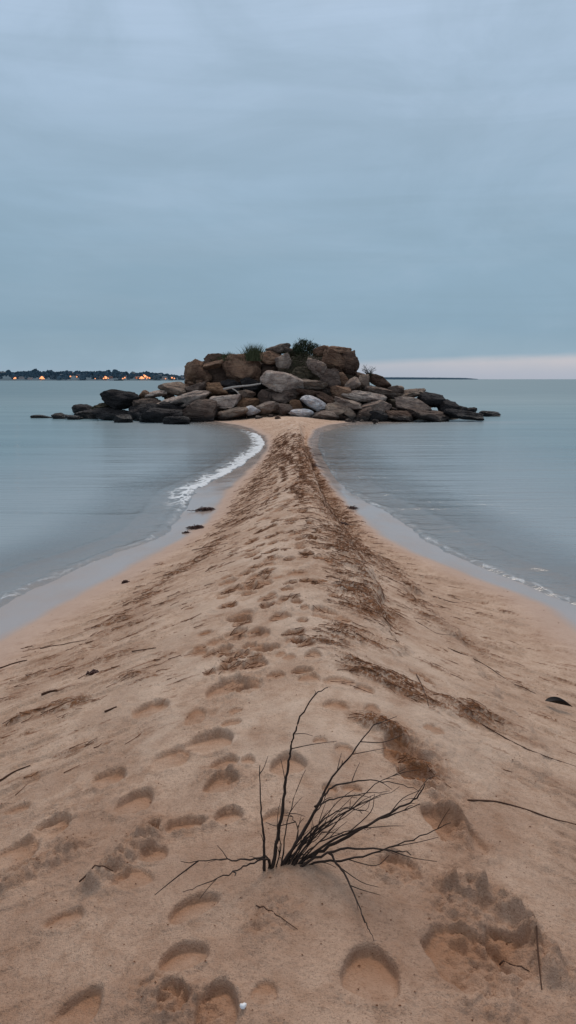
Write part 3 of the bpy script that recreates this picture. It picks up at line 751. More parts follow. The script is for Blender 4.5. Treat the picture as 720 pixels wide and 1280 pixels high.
# growth creeping over the slope and crest (uncountable)
V = []; Fc = []
for k in range(5200):
    if k % 4:
        px = random.gauss(374, 15); py = random.uniform(440, 482)
        if px < 350 + (482 - py) * 0.1 or px > 408: continue
        Yd = 39.0 + (482 - py) * 0.030 + random.uniform(-.15, .1)
    else:
        px = random.uniform(262, 440); py = np.interp(px, [262, 300, 340, 400, 440], [450, 446, 440, 440, 446]) + random.uniform(-1, 3); Yd = 40.5 + random.uniform(-.2, .4)
    p = at_depth(px, py, Yd); a = Vector((random.gauss(0, .6), random.gauss(0, .6) - .3, random.uniform(.1, 1))).normalized()
    q = a.cross(Vector((random.random() - .5, random.random() - .5, .3))).normalized(); s = random.uniform(.05, .15); i = len(V)
    V += [p - q * s * .2, p + a * s * .5 - q * s * .05, p + a * s, p + a * s * .4 + q * s * .22]; Fc.append((i, i + 1, i + 2, i + 3))
o = link_mesh('ground_cover', V, Fc, moss_mat, smooth=False); tag(o, 'dark low plants creeping over the middle of the islet', 'plants', kind='stuff')
# bare twiggy plant on the right shoulder
c = at_depth(461, 470, 39.3); root = empty('bare_shrub', c); tag(root, 'small bare twiggy shrub on the right shoulder of the islet', 'shrub')
V = []; Fc = []
for k in range(16):
    a = random.uniform(-1.0, 1.0); ln = random.uniform(.3, .62)
    e = Vector((math.sin(a) * ln, random.uniform(-.2, .2), math.cos(a) * ln))
    P_ = smooth_path([Vector((0, 0, -.1)), e * .5 + Vector((random.gauss(0, .03), 0, .05)), e], 4); tube(P_, 0.013, 0.006, 4, V, Fc)
    for q in range(3):
        s = P_[random.randrange(3, len(P_))]; tube([s, s + Vector((random.gauss(0, .12), random.gauss(0, .08), random.uniform(.05, .2)))], 0.008, 0.004, 3, V, Fc)
link_mesh('stem_cluster', V, Fc, stem_mat, root)
leaves([((0, 0, .08), (.25, .2, .12))], 170, .07, leaf_mat, 'foliage', (0, 0, 0), root)
# driftwood plank on the left slope
drift_mat = simple_mat('bleached_driftwood', (0.34, 0.31, 0.29), 0.85, 0.35, 12)
a = at_depth(279, 486.5, 37.35); b_ = at_depth(326, 479.5, 37.75)
V, Fc = tube(smooth_path([a, a.lerp(b_, .33) + Vector((0, 0, .03)), a.lerp(b_, .7) + Vector((0, 0, -.01)), b_], 6), .062, .04, 7, wob=.12)
o = link_mesh('driftwood_log', V, Fc, drift_mat); tag(o, 'long bleached driftwood plank lying across the left slope of the islet', 'driftwood', 'driftwood on the islet')
a = at_depth(288, 484.5, 38.2); b_ = at_depth(300, 494, 37.5)
V, Fc = tube(smooth_path([a, a.lerp(b_, .5) + Vector((.05, 0, .02)), b_], 5), .035, .025, 6, wob=.12)
o = link_mesh('driftwood_log', V, Fc, drift_mat); tag(o, 'short grey driftwood stick propped under the long bleached plank', 'driftwood', 'driftwood on the islet')

# ------------------------------------------------------------------ dead twigs in the foreground
twig_mat = simple_mat('dead_twig', (0.032, 0.019, 0.014), 0.7, 0.5, 60)
def zp(X_, Y_): return (160 + X_ / 1.7143, 840 + Y_ / 1.7143)
tbase = stand(hit(362, 1090))
root = empty('dead_shrub', tbase); tag(root, 'dead twiggy shrub sticking up out of the foreground sand', 'shrub')
# every stem: photo points, lean towards (-) or away from (+) the eye at the tip, base radius, twigs
STEMS = [
 ([(292, 412), (289, 345), (284, 290), (282, 200)], .05, .0058, [([(284, 222), (291, 205), (300, 180)], .0022)]),
 ([(308, 428), (318, 370), (330, 300), (338, 235), (345, 190), (352, 150), (365, 108), (395, 55), (430, 32)], .12, .0068, [([(346, 167), (395, 155), (447, 148)], .0022), ([(360, 133), (378, 132), (396, 137)], .0018), ([(395, 55), (402, 44), (399, 38)], .0016)]),
 ([(322, 430), (350, 380), (400, 300), (430, 240), (480, 175), (525, 115)], .08, .0072, [([(523, 118), (548, 106), (576, 95)], .0022), ([(505, 160), (548, 150), (592, 133)], .0022), ([(482, 185), (515, 170), (552, 163)], .002)]),
 ([(345, 438), (380, 400), (430, 375), (500, 335), (560, 302), (612, 275), (638, 240)], .02, .0076, [([(560, 302), (590, 270), (630, 252)], .0024), ([(500, 335), (560, 330), (592, 330)], .002), ([(610, 276), (640, 232), (662, 222)], .0018)]),
 ([(345, 436), (400, 398), (470, 378), (560, 382), (605, 388)], -.10, .006, [([(560, 382), (610, 398), (662, 406)], .0022)]),
 ([(400, 290), (425, 258), (455, 240), (520, 232), (580, 240), (630, 256)], .12, .0036, []),
 ([(405, 285), (440, 272), (500, 262), (560, 255)], .16, .003, []),
 ([(300, 400), (250, 401), (200, 403), (113, 408)], -.10, .0042, [([(143, 408), (100, 443), (57, 478)], .0030)]),
 ([(300, 400), (262, 412), (225, 428), (170, 452), (118, 472)], -.17, .0036, [([(229, 424), (231, 431), (229, 437)], .0035)]),
 ([(430, 385), (447, 408), (465, 437), (490, 490), (510, 540), (527, 575)], -.27, .0040, [([(455, 420), (500, 450), (537, 461)], .0022), ([(476, 452), (505, 468), (541, 478)], .0022)]),
 ([(328, 428), (335, 360), (350, 290), (380, 208)], .04, .0036, []),
 ([(318, 420), (328, 370), (320, 330), (326, 270)], .03, .003, []),
 ([(345, 432), (400, 385), (470, 345), (540, 318), (628, 284)], .00, .0056, [([(470, 345), (520, 300), (528, 262)], .0024), ([(540, 318), (580, 300), (600, 296)], .002)]),
 ([(350, 436), (410, 408), (470, 402), (560, 376), (640, 346), (692, 323)], -.09, .0048, [([(560, 376), (620, 365), (665, 354)], .002), ([(470, 402), (530, 415), (560, 392)], .0022)]),
 ([(335, 432), (360, 385), (392, 340), (430, 310), (470, 292), (502, 300)], .05, .0044, [([(470, 292), (510, 296), (520, 265)], .002)]),
 ([(340, 430), (375, 380), (405, 345), (440, 316)], .03, .0034, []),
 ([(338, 434), (352, 385), (365, 340), (352, 310), (340, 300)], .06, .003, [([(352, 325), (320, 330), (295, 322)], .0024)]),
 ([(340, 435), (372, 395), (420, 360), (475, 340), (520, 335)], -.03, .004, []),
 ([(330, 430), (380, 330), (415, 285), (425, 262)], .09, .004, []),
]
for k in range(9):
    tx = random.uniform(395, 600); ty = 385 - (tx - 330) * random.uniform(.25, .75) - random.uniform(0, 60)
    bx = random.uniform(318, 352)
    STEMS.append(([(bx, 434), (bx + (tx - bx) * .3, 434 - (434 - ty) * random.uniform(.36, .5)), (bx + (tx - bx) * .66, 434 - (434 - ty) * random.uniform(.7, .82)), (tx, ty)], random.uniform(-.06, .12), random.uniform(.0026, .0042), []))
def lift(pts, lean):
    out_ = []
    n = len(pts)
    L = [0]
    for i in range(1, n): L.append(L[-1] + math.hypot(pts[i][0] - pts[i - 1][0], pts[i][1] - pts[i - 1][1]))
    for (X_, Y_), l in zip(pts, L):
        px, py = zp(X_, Y_)
        dY = lean * l / L[-1]
        p = at_depth(px, py, tbase.y + dY)
        if p.z < zs(p.x, p.y) + .012 and l > 5:
            q = hit(px, py); p = at_depth(px, py, q.y - 0.03)
        out_.append(p - tbase)
    return out_
for pts, lean, r0, twigs in STEMS:
    P_ = lift(pts, lean)
    if pts[0][1] > 395: P_ = [P_[0] + Vector((0, 0.01, -.06))] + P_
    S = smooth_path(P_, 5)
    S = [p + Vector((random.gauss(0, .0012), random.gauss(0, .003), random.gauss(0, .0012))) for p in S]
    V, Fc = tube(S, r0 * 1.0, r0 * .22, 6, wob=.12)
    st = link_mesh('stem', V, Fc, twig_mat, root)
    leanv = lift(pts, lean)
    for q in range(random.choice((1, 2, 2, 3))):
        i = random.randrange(len(S) // 3, len(S) - 2); d = (S[i + 1] - S[i]).normalized()
        e = (d + Vector((random.gauss(0, .5), random.gauss(0, .5), random.gauss(.1, .4)))).normalized() * random.uniform(.03, .09)
        V, Fc = tube(smooth_path([S[i], S[i] + e * .5 + Vector((0, 0, .004)), S[i] + e], 3), .0014, .0007, 4)
        link_mesh('twig', V, Fc, twig_mat, st)
    for tp, tr_ in twigs:
        # a twig starts on its stem: keep the stem's depth there
        x0, y0 = tp[0]; px, py = zp(x0, y0)
        best = min(S, key=lambda q: (lambda w: (w[0] - px) ** 2 + (w[1] - py) ** 2)((lambda v: (360 + F * v[0], 640 - F * v[1]))((lambda q2: ((q2.x + tbase.x) / ((q2.y + tbase.y) * math.cos(PITCH) - (q2.z + tbase.z - CZ) * math.sin(PITCH)), ((q2.y + tbase.y) * math.sin(PITCH) + (q2.z + tbase.z - CZ) * math.cos(PITCH)) / ((q2.y + tbase.y) * math.cos(PITCH) - (q2.z + tbase.z - CZ) * math.sin(PITCH))))(q))))
        Y0 = best.y + tbase.y
        Q = []
        for k, (X_, Y_) in enumerate(tp):
            qx, qy = zp(X_, Y_); Q.append(at_depth(qx, qy, Y0 + .03 * k * (1 if lean > 0 else -1)) - tbase)
        Q[0] = best
        V, Fc = tube(smooth_path(Q, 4), tr_ * .8, tr_ * .35, 5)
        link_mesh('twig', V, Fc, twig_mat, st)

# ------------------------------------------------------------------ things lying on the sand
root_mat = simple_mat('dry_root', (0.075, 0.036, 0.022), 0.85, 0.5, 40)
def ground_stick(pxs_, r, label, name='stick', cat='stick', mat=None, group='sticks lying on the sand', r1=None):
    P_ = [stand(hit(*p)) + Vector((0, 0, r * 0.4)) for p in pxs_]
    S = smooth_path(P_, 5)
    S = [Vector((p.x, p.y, max(p.z, z_real(p.x, p.y) + r * .2))) for p in S]
    V, Fc = tube(S, r, r1 or r * .5, 5, wob=.2)
    o = link_mesh(name, V, Fc, mat or root_mat); tag(o, label, cat, group); return o
ground_stick([(585, 1000), (620, 1002), (655, 1012), (690, 1024), (722, 1036)], .0042, 'long thin brown root running off the right edge of the sand', 'root', 'root')
ground_stick([(600, 905), (635, 925), (665, 940), (700, 948), (722, 955)], .0035, 'fibrous root half buried below the black leaf', 'root', 'root')
ground_stick([(668, 1185), (672, 1215), (677, 1242)], .003, 'short thin twig standing off the crumbled edge at bottom right')
ground_stick([(625, 1200), (645, 1208), (662, 1216)], .003, 'thin twig lying in the broken hollow at bottom right')
ground_stick([(520, 845), (528, 862), (536, 885)], .003, 'thin upright straw above the crumbled ledge on the right slope')
ground_stick([(0, 978), (18, 966), (38, 958)], .005, 'dark curved stick at the left edge of the sand', group='sticks lying on the sand')
ground_stick([(0, 836), (20, 829), (34, 826)], .006, 'thin dark stick near the left edge below the wet sand')
ground_stick([(52, 876), (62, 872), (72, 869)], .009, 'short thick black stick above the left weed patch')
ground_stick([(50, 810), (80, 804), (108, 799)], .004, 'long straight stick lying across the left beach')
ground_stick([(165, 815), (195, 811)], .004, 'fine straw on the left slope between wrack and footprints')
ground_stick([(131, 895), (146, 888)], .006, 'small dark stick right of the left weed patch')
ground_stick([(100, 1112), (125, 1107), (142, 1102)], .003, 'thin stick under the crumbled sand left of the twigs')
ground_stick([(240, 688), (265, 684), (285, 678)], .004, 'stick beside the wrack line on the upper left slope')
ground_stick([(320, 1135), (345, 1150), (372, 1165)], .002, 'hair-thin twig just below the dead shrub')
ground_stick([(560, 800), (590, 812), (612, 822), (640, 845), (670, 858)], .0035, 'long dark root strand leading up to the black leaf', 'root', 'root')
ground_stick([(540, 730), (560, 738), (575, 742)], .005, 'straight dark stick high on the right beach')
ground_stick([(520, 765), (545, 780), (570, 786)], .0025, 'fine root strand on the middle of the right beach')
# black leaf
p = stand(hit(697, 878)); V = []; n = 12
for i in range(n):
    t = i / (n - 1); wd = .024 * math.sin(math.pi * t ** .6) + .002
    for k, s in enumerate((-1, 0, 1)):
        V.append(Vector((-.075 + .155 * t, s * wd - .03 * t, .020 + (.032 * s * s) * math.sin(math.pi * t) + .03 * (1 - t) * .8)))
Fc = [(i * 3 + k, i * 3 + k + 1, i * 3 + 4 + k, i * 3 + 3 + k) for i in range(n - 1) for k in (0, 1)]
black_mat = simple_mat('black_leaf', (0.008, 0.006, 0.007), .7, .3, 20)
o = link_mesh('dead_leaf', V, Fc, black_mat, None, p); tag(o, 'curled black dead leaf on the right side of the beach', 'leaf')
# white shell chip
p = stand(hit(304, 1268)); V = []; Fc = []
prof = [(q[0] * .7, q[1] * .7, q[2] * .7) for q in [(0, 0, .010), (.009, .002, .006), (.012, .008, .003), (.004, .011, .005), (-.003, .007, .004), (-.010, .009, .003), (-.012, .001, .004), (-.006, -.006, .003), (.004, -.007, .004)]]
V = [Vector(q) for q in prof] + [Vector((q[0] * .9, q[1] * .9, -.004)) for q in prof[1:]]
k = len(prof) - 1
Fc = [(0, 1 + i, 1 + (i + 1) % k) for i in range(k)] + [(1 + i, 1 + k + i, 1 + k + (i + 1) % k, 1 + (i + 1) % k) for i in range(k)]
o = link_mesh('shell_chip', V, Fc, simple_mat('white_shell', (.80, .80, .82), .5, .1, 60), None, p + Vector((0, 0, .006))); tag(o, 'small white shell fragment on the sand at the bottom edge', 'shell')
# seaweed clumps
weed_mat = simple_mat('red_brown_seaweed', (0.050, 0.018, 0.014), .55, .6, 15)
def seaweed(px, py, w, h, label, n=150, group='seaweed clumps stranded at the water'):
    p = stand(hit(px, py)); dd = (p - Vector((0, 0, CZ))).length; ww = w / F * dd; hh_ = h / F * dd
    V = []; Fc = []
    for k in range(n):
        x = random.gauss(0, .24) * ww; y = random.gauss(0, .24) * ww * .6; z = max(0, random.gauss(.2, .2)) * hh_ * max(.1, 1 - (2 * x / ww) ** 2)
        b = Vector((x, y, z)); a = Vector((random.gauss(0, 1), random.gauss(0, .6), random.gauss(0, .25))).normalized() * min(ww * .22, random.uniform(.03, .10))
        a.z *= .3
        tube([b, b + a * .5 + Vector((0, 0, .006)), b + a + Vector((0, 0, -.006))], random.uniform(.003, .009), .003, 4, V, Fc)
    o = link_mesh('seaweed_clump', V, Fc, weed_mat, None, p); tag(o, label, 'seaweed', group)
seaweed(258, 638, 24, 6, 'red-brown seaweed clump at the left swash edge nearer the rocks')
seaweed(246, 660, 20, 6, 'red-brown seaweed clump at the left swash edge nearer the viewer')
seaweed(233, 666, 8, 3, 'tiny dark seaweed scrap left of the nearer swash clump', 50)
seaweed(157, 729, 9, 4, 'tiny dark seaweed scrap alone on the damp left sand', 50)
seaweed(428, 648, 16, 4, 'brown seaweed clump at the foot of the right-hand scarp', 90)
seaweed(440, 636, 14, 5, 'small reddish seaweed scrap at the right swash edge', 70)
seaweed(118, 842, 14, 4, 'small weed scrap on the left beach above the stick', 60)
# loose straw and root fibres scattered over the flanks (uncountable)
V = []; Fc = []
prob = deb * (DOUT < -0.05)
rr, cc = np.nonzero(prob > 0.35)
keep = (ry[rr] > 1.2) & (ry[rr] < 26)
rr, cc = rr[keep], cc[keep]
# equal chance per ground area, thinned with distance
area = (W_[rr] * ry[rr]) * prob[rr, cc] / (1 + (ry[rr] / 7) ** 1.4)
sel = RNG.choice(len(rr), 6800, p=area / area.sum())
for j in sel:
    x, y, z = X[rr[j], cc[j]], Y[rr[j], cc[j]], ZG[rr[j], cc[j]]
    if x > crest_x(y): ang = math.atan2(-.46, .9)
    else: ang = math.atan2(.34, .9)
    ang *= min(1, abs(x - crest_x(y)) / .5); ang += random.gauss(0, .35); L_ = random.uniform(.012, .085) * (1 + y / 22); r = random.uniform(.0007, .0019) * (1 + y / 9)
    d = Vector((math.cos(ang), math.sin(ang), 0)); e1 = Vector((x, y, 0)) - d * L_ / 2; e2 = Vector((x, y, 0)) + d * L_ / 2
    n_ = Vector((-d.y, d.x, 0)) * random.gauss(0, .12) * L_; m_ = Vector((x, y, 0)) + n_
    P_ = [Vector((q.x, q.y, z_real(q.x, q.y) + r * .5)) for q in (e1, m_, e2)]
    tube(P_, r, r * .6, 3, V, Fc)
for k in range(1100):
    y = 1.3 * (14 / 1.3) ** random.random(); x = random.uniform(-1, 1) * (.45 * y + .5)
    t = sand_base(np.array([x]), np.array([y]))[1][0]
    if t > .97: continue
    s = random.uniform(.0008, .0026) * (1 + y / 3); z = z_real(x, y); i = len(V); a = random.random() * 6.28
    V += [Vector((x + math.cos(a + q) * s * f, y + math.sin(a + q) * s * f * .7, z + h_)) for q, f, h_ in ((0, 1.6, .001), (1.8, 1, .003), (3.6, 1.2, .001), (5, .8, .004))] + [Vector((x, y, z + s * .8))]
    Fc += [(i, i + 1, i + 4), (i + 1, i + 2, i + 4), (i + 2, i + 3, i + 4), (i + 3, i, i + 4)]
o = link_mesh('seagrass_litter', V, Fc, simple_mat('straw_litter', (0.115, 0.045, 0.020), .9, .7, 6)); tag(o, 'brown straw and root fibres littering the sand flanks', 'litter', kind='stuff')

# ------------------------------------------------------------------ far shore
FY = 1150.0
def far(px, py, Y=FY): return at_depth(px, py, Y)
land_mat = simple_mat('hazy_hillside', (0.075, 0.115, 0.145), .95, .35, .02)  # distance haze is mixed into the base colours of the far-shore materials
xs = np.linspace(-140, 245, 150)
tops = np.interp(xs, [-140, 0, 40, 80, 120, 160, 200, 225, 245], [467, 467.2, 466.8, 467.5, 466.5, 467.6, 469, 471, 473.6])
GX = []; GY = []; GZ = []
for k, (dy, f) in enumerate(((0, -.05), (4, .10), (60, .45), (140, .85), (190, 1.0), (300, .6), (420, -.1))):
    row = [far(px, 474, FY) for px in xs]
    hgt_ = [(474.6 - t) / F * (FY + 150) for t in tops]
    GX.append([p.x * (FY + dy) / FY for p in row]); GY.append([FY + dy] * len(xs)); GZ.append([h * f for h in hgt_])
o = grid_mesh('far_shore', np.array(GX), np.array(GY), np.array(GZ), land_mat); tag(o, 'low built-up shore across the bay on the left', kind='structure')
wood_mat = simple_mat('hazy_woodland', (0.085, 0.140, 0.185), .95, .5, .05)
V = []; Fc = []
def far_z(px, dy):
    t = np.interp(px, xs, tops); return (474.6 - t) / F * (FY + 150) * np.interp(dy, [0, 4, 60, 140, 190], [-.05, .1, .45, .85, 1.0])
for k in range(900):
    px = random.uniform(-130, 240); dy = random.choice([random.uniform(120, 190), random.uniform(5, 190)])
    x = far(px, 474).x * (FY + dy) / FY; z = far_z(px, dy); hgt_ = random.uniform(2.5, 5.5) * (1 if random.random() < .93 else 1.5) * np.interp(px, [200, 235], [1, .45])
    r = hgt_ * random.uniform(.4, .7)
    for q in range(26):
        d = Vector((random.gauss(0, 1), random.gauss(0, 1), random.gauss(0, 1))).normalized()
        p = Vector((x + d.x * r, FY + dy + d.y * r, z + hgt_ * .55 + d.z * hgt_ * .45)); s = r * random.uniform(.4, .7); i = len(V)
        a = Vector((random.gauss(0, 1), random.gauss(0, .5), random.gauss(0, 1))).normalized() * s; b_ = a.cross(Vector((0, 1, .3))).normalized() * s
        V += [p - a, p - b_, p + a, p + b_]; Fc.append((i, i + 1, i + 2, i + 3))
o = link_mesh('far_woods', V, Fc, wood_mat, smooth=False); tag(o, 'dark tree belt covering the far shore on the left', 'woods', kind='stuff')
wall_m = simple_mat('hazy_pale_wall', (0.40, 0.34, 0.34), .9, .1, .2); wall2_m = simple_mat('hazy_pink_wall', (0.34, 0.21, 0.18), .9, .1, .2)
roof_m = simple_mat('hazy_tile_roof', (0.15, 0.085, 0.08), .9, .2, .3); roof2_m = simple_mat('hazy_slate_roof', (0.10, 0.115, 0.13), .9, .2, .3)
warm_m = simple_mat('lamp_glass', (.35, .12, .05), .5, 0, 1, emit=(1.0, 0.40, 0.17), estr=1.25)
pane_m = simple_mat('lit_window', (.35, .13, .06), .5, 0, 1, emit=(1.0, 0.27, 0.08), estr=0.55)
def house(px, py, w, h, lab, wm, rm, lit=False, group='houses on the far shore'):
    dy = float(np.interp(py, [468, 470, 472, 474.5], [170, 120, 60, 6])); Yd = FY + dy
    c = at_depth(px, py, Yd); z = max(c.z, .2); root = empty('house', (c.x, Yd, z)); tag(root, lab, 'house', group)
    W2, H2, D2 = w / F * Yd / 2, h / F * Yd, 4.0
    V = [Vector((sx * W2, sy * D2, zz)) for zz in (-3, H2 * .66) for sx, sy in ((-1, -1), (1, -1), (1, 1), (-1, 1))]
    link_mesh('wall', V, [(0, 1, 5, 4), (1, 2, 6, 5), (2, 3, 7, 6), (3, 0, 4, 7), (4, 5, 6, 7)], wm, root, smooth=False)
    e = 1.08; V = [Vector((sx * W2 * e, sy * D2 * e, H2 * .66 + .02)) for sx, sy in ((-1, -1), (1, -1), (1, 1), (-1, 1))] + [Vector((-W2 * .7, 0, H2)), Vector((W2 * .7, 0, H2))]
    link_mesh('roof', V, [(0, 1, 5, 4), (2, 3, 4, 5), (1, 2, 5), (3, 0, 4), (3, 2, 1, 0)], rm, root, smooth=False)
    if lit:
        V = [Vector((sx * W2 * .45, -D2 - .06, zz)) for sx, zz in ((-1, H2 * .12), (1, H2 * .12), (1, H2 * .5), (-1, H2 * .5))]
        link_mesh('window', V, [(0, 1, 2, 3)], pane_m, root, smooth=False)
HS = [(3, 468.6, 7, 4.2, 'grey house at the extreme left end of the far shore', 0, 1, 0), (27, 473.4, 5, 2.6, 'pale low house right of the first warm lamp', 0, 1, 0), (38, 474, 5, 2.2, 'pale shed by the water between the two leftmost lamps', 0, 1, 0),
      (62, 468.2, 6, 2.6, 'grey-roofed house on the ridge above the second lamp', 0, 1, 0), (76, 470.6, 6, 2.8, 'grey house below the ridge left of the pink houses', 0, 1, 0), (83, 468.8, 5, 3, 'pink house leftmost of the hilltop cluster', 1, 0, 0),
      (89, 469.2, 6, 3.6, 'tall pink house in the middle of the hilltop cluster', 1, 0, 0), (94, 467.8, 5, 2.8, 'red-roofed house highest of the hilltop cluster', 1, 0, 0), (98, 472.0, 5, 3.6, 'pink house lowest on the right of the hilltop cluster', 1, 0, 0),
      (118, 473.2, 6, 3, 'white waterside house left of the middle lamps', 0, 1, 1), (127, 473.4, 5, 2.8, 'lit house directly left of the bright middle lamp', 1, 0, 1), (138, 473, 5, 2.6, 'dim house directly right of the bright middle lamp', 1, 0, 0),
      (156, 472.4, 7, 2.6, 'house with glowing front between the two brightest groups', 0, 0, 1), (150, 469.6, 6, 3.2, 'grey house on the slope above the moored boat', 0, 1, 0), (166, 469.0, 6, 3.4, 'tall dark-roofed house on the slope left of the brightest lamps', 1, 1, 0),
      (172, 473.4, 6, 3.0, 'lit house under the left one of the brightest lamps', 1, 0, 1), (187, 473.0, 7, 3, 'lit house right of the brightest lamps', 0, 0, 1), (195, 472.6, 6, 3, 'dim grey house between the brightest lamps and the pale gable house', 0, 1, 0),
      (206, 473.6, 6, 3.2, 'pale gabled house near the right end of the town', 0, 1, 0), (215, 473.0, 5, 2.8, 'last lit house at the right end of the town', 0, 0, 1), (227, 472.6, 5, 2, 'faint low house beyond the last lamp', 0, 1, 0),
      (110, 469.4, 5, 2.6, 'small grey house on the wooded slope right of the hilltop cluster', 0, 1, 0), (180, 469.2, 6, 2.8, 'roof of a house behind the brightest lamps', 1, 1, 0), (200, 470.2, 5, 2.2, 'small house on the skyline above the pale gabled house', 0, 1, 0)]
for px, py, w, h, lab, wm, rm, lit in HS: house(px, py, w, h, lab, (wall_m, wall2_m)[wm], (roof_m, roof2_m)[rm], lit)
IV, IF = ICO[3]
post_m = simple_mat('grey_post', (.08, .08, .09), .7, .1, 1)
def lamp(px, py, rad, lab, power):
    c = at_depth(px, py, FY - 3); root = empty('street_lamp', (c.x, c.y, 0)); tag(root, lab, 'lamp', 'lit lamps along the far shore')
    V, Fc = tube([Vector((0, 0, -1)), Vector((0, 0, c.z - rad * .8))], .18, .14, 6); link_mesh('post', V, Fc, post_m, root)
    nn = IV * rad; V = [Vector(v) + Vector((0, 0, c.z)) for v in nn * np.array([1, 1, .85])]
    link_mesh('lamp_globe', V, IF, warm_m, root)
    ld = bpy.data.lights.new('lamp_light', 'POINT'); ld.energy = power * 0.06; ld.color = (1, .42, .14); ld.shadow_soft_size = rad * 1.2
    lo = bpy.data.objects.new('lamp_light', ld); COL.objects.link(lo); lo.location = (0, -6, c.z + 1.5); lo.parent = root
for px, py, rad, lab, pw in [(19, 472.6, 1.7, 'warm street lamp farthest left on the far shore', 9000), (52.5, 472.3, 2.6, 'large warm lamp second from the left on the far shore', 22000), (119, 473.2, .9, 'small faint lamp left of the bright middle lamp', 4000),
                            (132.5, 472.2, 2.1, 'bright warm lamp in the middle of the far town', 16000), (156, 472.2, 1.3, 'soft warm lamp left of the brightest pair', 7000), (177, 472.2, 2.4, 'left lamp of the brightest pair on the far shore', 20000),
                            (181.5, 470.4, 2.0, 'right and higher lamp of the brightest pair', 15000), (187, 472.6, 1.3, 'small lamp just right of the brightest pair', 6000), (207, 473.4, .9, 'pale lamp beside the gabled house', 4000), (215, 472.2, 1.4, 'last warm lamp at the right end of the town', 7000)]:
    lamp(px, py, rad, lab, pw)
for px, py in ((17.5, 473.2), (50, 473), (55, 473.4), (52, 471), (129.5, 473), (135.5, 472.8), (131.5, 470.8), (174.5, 473), (179.5, 472.8), (184, 471.6), (180, 468.9), (183.5, 473.4), (153.5, 473.2), (88, 470.5), (96, 471), (218, 473)):  # extra globes added to widen the glow of the brighter lamps
    lamp(px, py, random.uniform(.8, 1.25), 'small warm globe added around the brighter lamps of the far town to imitate their halo', 3000)
# boats
def boat(px, py, Y, L, lab, col, cabin):
    c = on_plane(px, py, 0); c = Vector(((px - 360) / F * Y * 1.0, Y, 0)); root = empty('moored_boat', c); tag(root, lab, 'boat', 'boats moored off the far shore')
    n = 9; V = []
    for i in range(n):
        t = i / (n - 1); b = .16 * L * (math.sin(math.pi * min(1, .22 + .78 * (1 - t))) ** .6 if t < 1 else .02); sh = .10 * L * (1 + .5 * (t - .4) ** 2)
        x = (t - .5) * L
        V += [Vector((x, -b, sh)), Vector((x, -b * .6, -.1)), Vector((x, b * .6, -.1)), Vector((x, b, sh))]
    Fc = [(i * 4 + k, i * 4 + k + 1, i * 4 + 5 + k, i * 4 + 4 + k) for i in range(n - 1) for k in range(3)] + [(i * 4 + 3, i * 4, i * 4 + 4, i * 4 + 7) for i in range(n - 1)] + [(0, 3, 2, 1)]
    link_mesh('hull', V, Fc, col, root, smooth=False)
    if cabin:
        V = [Vector((x * L, y * L, z * L)) for z, k in ((.095, 1), (.20, .75)) for x, y in ((-.2 * k, -.1), (.14 * k, -.1), (.14 * k, .1), (-.2 * k, .1))]
        link_mesh('cabin', V, [(0, 1, 5, 4), (1, 2, 6, 5), (2, 3, 7, 6), (3, 0, 4, 7), (4, 5, 6, 7)], wall_m, root, smooth=False)
    return root
white_b = simple_mat('white_hull', (.55, .55, .58), .5, .1, 1); dark_b = simple_mat('dark_hull', (.05, .07, .08), .5, .1, 1)
boat(143, 475.6, 1080, 9, 'small white cabin boat moored off the far town', white_b, True)
boat(152, 476.0, 1060, 14, 'long dark low boat right of the white cabin boat', dark_b, False)
# far headland on the right
xs2 = np.linspace(455, 598, 80); HY = 6500.0
tp = np.interp(xs2, [455, 480, 520, 560, 590, 596, 598], [471.5, 471.6, 471.8, 472.2, 472.6, 473.3, 474.4]) + 0.22 * NA.n2(xs2 / 6, xs2 * 0) + .1 * NB.n2(xs2 / 2, xs2 * 0)
GX = []; GY = []; GZ = []
for dy, f in ((0, -.02), (5, .55), (200, 1), (800, -.05)):
    GX.append([(px - 360) / F * HY * .985 for px in xs2]); GY.append([HY + dy] * 80); GZ.append([max(.3, (474.5 - t) / F * HY) * f + CZ * 0 for t in tp])
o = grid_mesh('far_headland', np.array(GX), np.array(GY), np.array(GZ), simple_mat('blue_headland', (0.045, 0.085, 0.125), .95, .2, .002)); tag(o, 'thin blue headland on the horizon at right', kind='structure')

# ------------------------------------------------------------------ sky and light
w = bpy.data.worlds.new('World'); scene.world = w; w.use_nodes = True
nt = w.node_tree; nt.nodes.clear(); g = G(nt)
SUN_EL, SUN_AZ = R(54), R(10)                 # diffuse light comes from ahead, a little to the right
sky = g.n('ShaderNodeTexSky', sky_type='NISHITA'); sky.sun_disc = False; sky.sun_elevation = SUN_EL; sky.sun_rotation = SUN_AZ; sky.altitude = 5; sky.dust_density = 3
b1 = g.n('ShaderNodeBackground'); nt.links.new(sky.outputs[0], b1.inputs[0]); b1.inputs[1].default_value = 0.05
tc = g.n('ShaderNodeTexCoord').outputs['Generated']
sp = g.n('ShaderNodeSeparateXYZ'); g.put(tc, sp.inputs[0]); zz = sp.outputs[2]; xx = sp.outputs[0]
cl1 = g.noise(g.scale(tc, (1.3, 1.3, 5.5)), 1.6, 5, 0.55, 0.3); cl2 = g.noise(g.scale(tc, (1.0, 1.0, 11)), 1.7, 5, 0.55, 0.9); cl3 = g.noise(g.scale(tc, (1.0, 1.0, 2.2)), 2.6, 6, 0.6, 0.7)
zt = g.math('ADD', zz, g.math('MULTIPLY', g.math('SUBTRACT', cl1, 0.5), 0.10))
rp = g.n('ShaderNodeValToRGB'); g.put(g.math('MULTIPLY', zt, 1.0, clamp=True), rp.inputs[0])
def lin(r, g_, b_): return tuple((c / 255 / 12.92 if c / 255 <= .04045 else ((c / 255 + .055) / 1.055) ** 2.4) for c in (r, g_, b_)) + (1,)
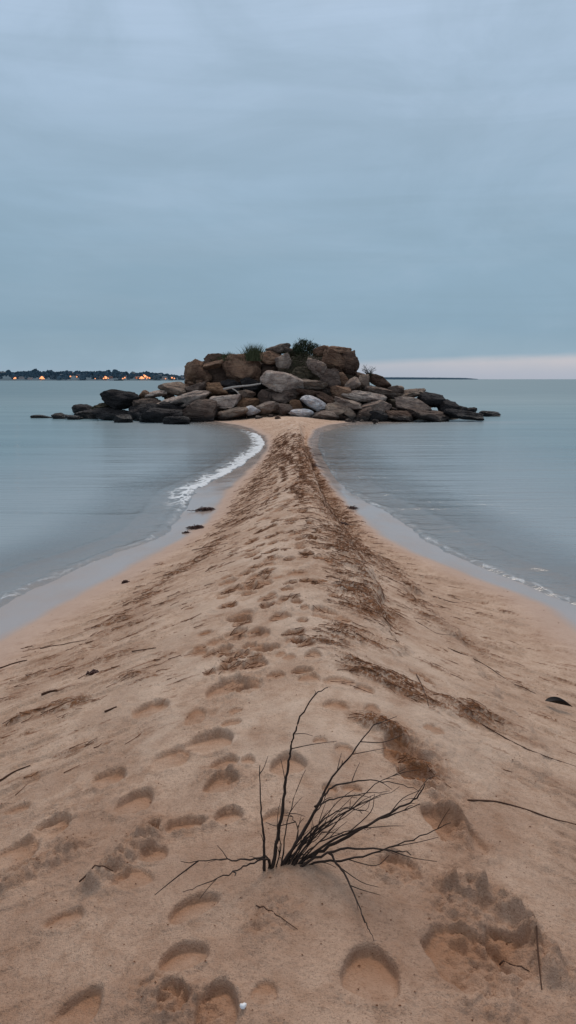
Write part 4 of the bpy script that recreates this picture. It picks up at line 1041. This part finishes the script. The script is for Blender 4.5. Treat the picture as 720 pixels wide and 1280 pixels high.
cr = rp.color_ramp; cr.elements[0].position = 0.0; cr.elements[0].color = lin(160, 183, 201); cr.elements[1].position = 0.42; cr.elements[1].color = lin(180, 202, 226)
for p_, c_ in ((0.03, lin(152, 178, 196)), (0.07, lin(140, 170, 191)), (0.14, lin(145, 174, 195)), (0.22, lin(155, 182, 204)), (0.32, lin(168, 192, 215)), (0.62, lin(212, 222, 234)), (1.0, lin(250, 250, 250))):
    e = cr.elements.new(p_); e.color = c_
cloud = g.mix(g.step(cl2, 0.38, 0.66, 0, 0.15), rp.outputs[0], (0.20, 0.30, 0.365))
cloud = g.mix(g.step(cl1, 0.50, 0.75, 0, 0.14), cloud, (0.45, 0.54, 0.64))
cloud = g.mix(g.step(cl3, 0.40, 0.66, 0, 0.28), cloud, (0.225, 0.332, 0.415))
cloud = g.mix(g.step(cl3, 0.46, 0.28, 0, 0.14), cloud, (0.45, 0.56, 0.70))
# pale pink gap under the cloud deck
az = g.math('ARCTAN2', xx, sp.outputs[1])
el = g.math('ADD', zz, g.math('MULTIPLY', g.math('SUBTRACT', cl2, 0.5), 0.022))
topb = g.step(az, -0.25, 0.38, 0.013, 0.031)
gapm = g.math('MULTIPLY', g.step(el, g.math('ADD', topb, 0.006), g.math('SUBTRACT', topb, 0.008)), g.step(az, -0.32, 0.22, 0.12, 1.0))
pink = g.mix(g.step(zz, 0.0, 0.03), lin(182, 185, 198), lin(210, 203, 206))
cloud = g.mix(g.math('MULTIPLY', gapm, g.step(cl3, 0.3, 0.6, 0.9, 0.62)), cloud, pink)
b2 = g.n('ShaderNodeBackground'); g.put(cloud, b2.inputs[0]); b2.inputs[1].default_value = 1.0
mx_ = g.n('ShaderNodeMixShader'); mx_.inputs[0].default_value = 0.93
nt.links.new(b1.outputs[0], mx_.inputs[1]); nt.links.new(b2.outputs[0], mx_.inputs[2])
wo = g.n('ShaderNodeOutputWorld'); nt.links.new(mx_.outputs[0], wo.inputs[0])
sd = bpy.data.lights.new('sun', 'SUN'); sd.energy = 1.4; sd.angle = R(24); sd.color = (1.0, 0.87, 0.75)
so = bpy.data.objects.new('sun', sd); COL.objects.link(so)
dirv = Vector((math.sin(SUN_AZ) * math.cos(SUN_EL), math.cos(SUN_AZ) * math.cos(SUN_EL), math.sin(SUN_EL)))
so.rotation_euler = dirv.to_track_quat('Z', 'Y').to_euler(); so.location = (0, 0, 30)
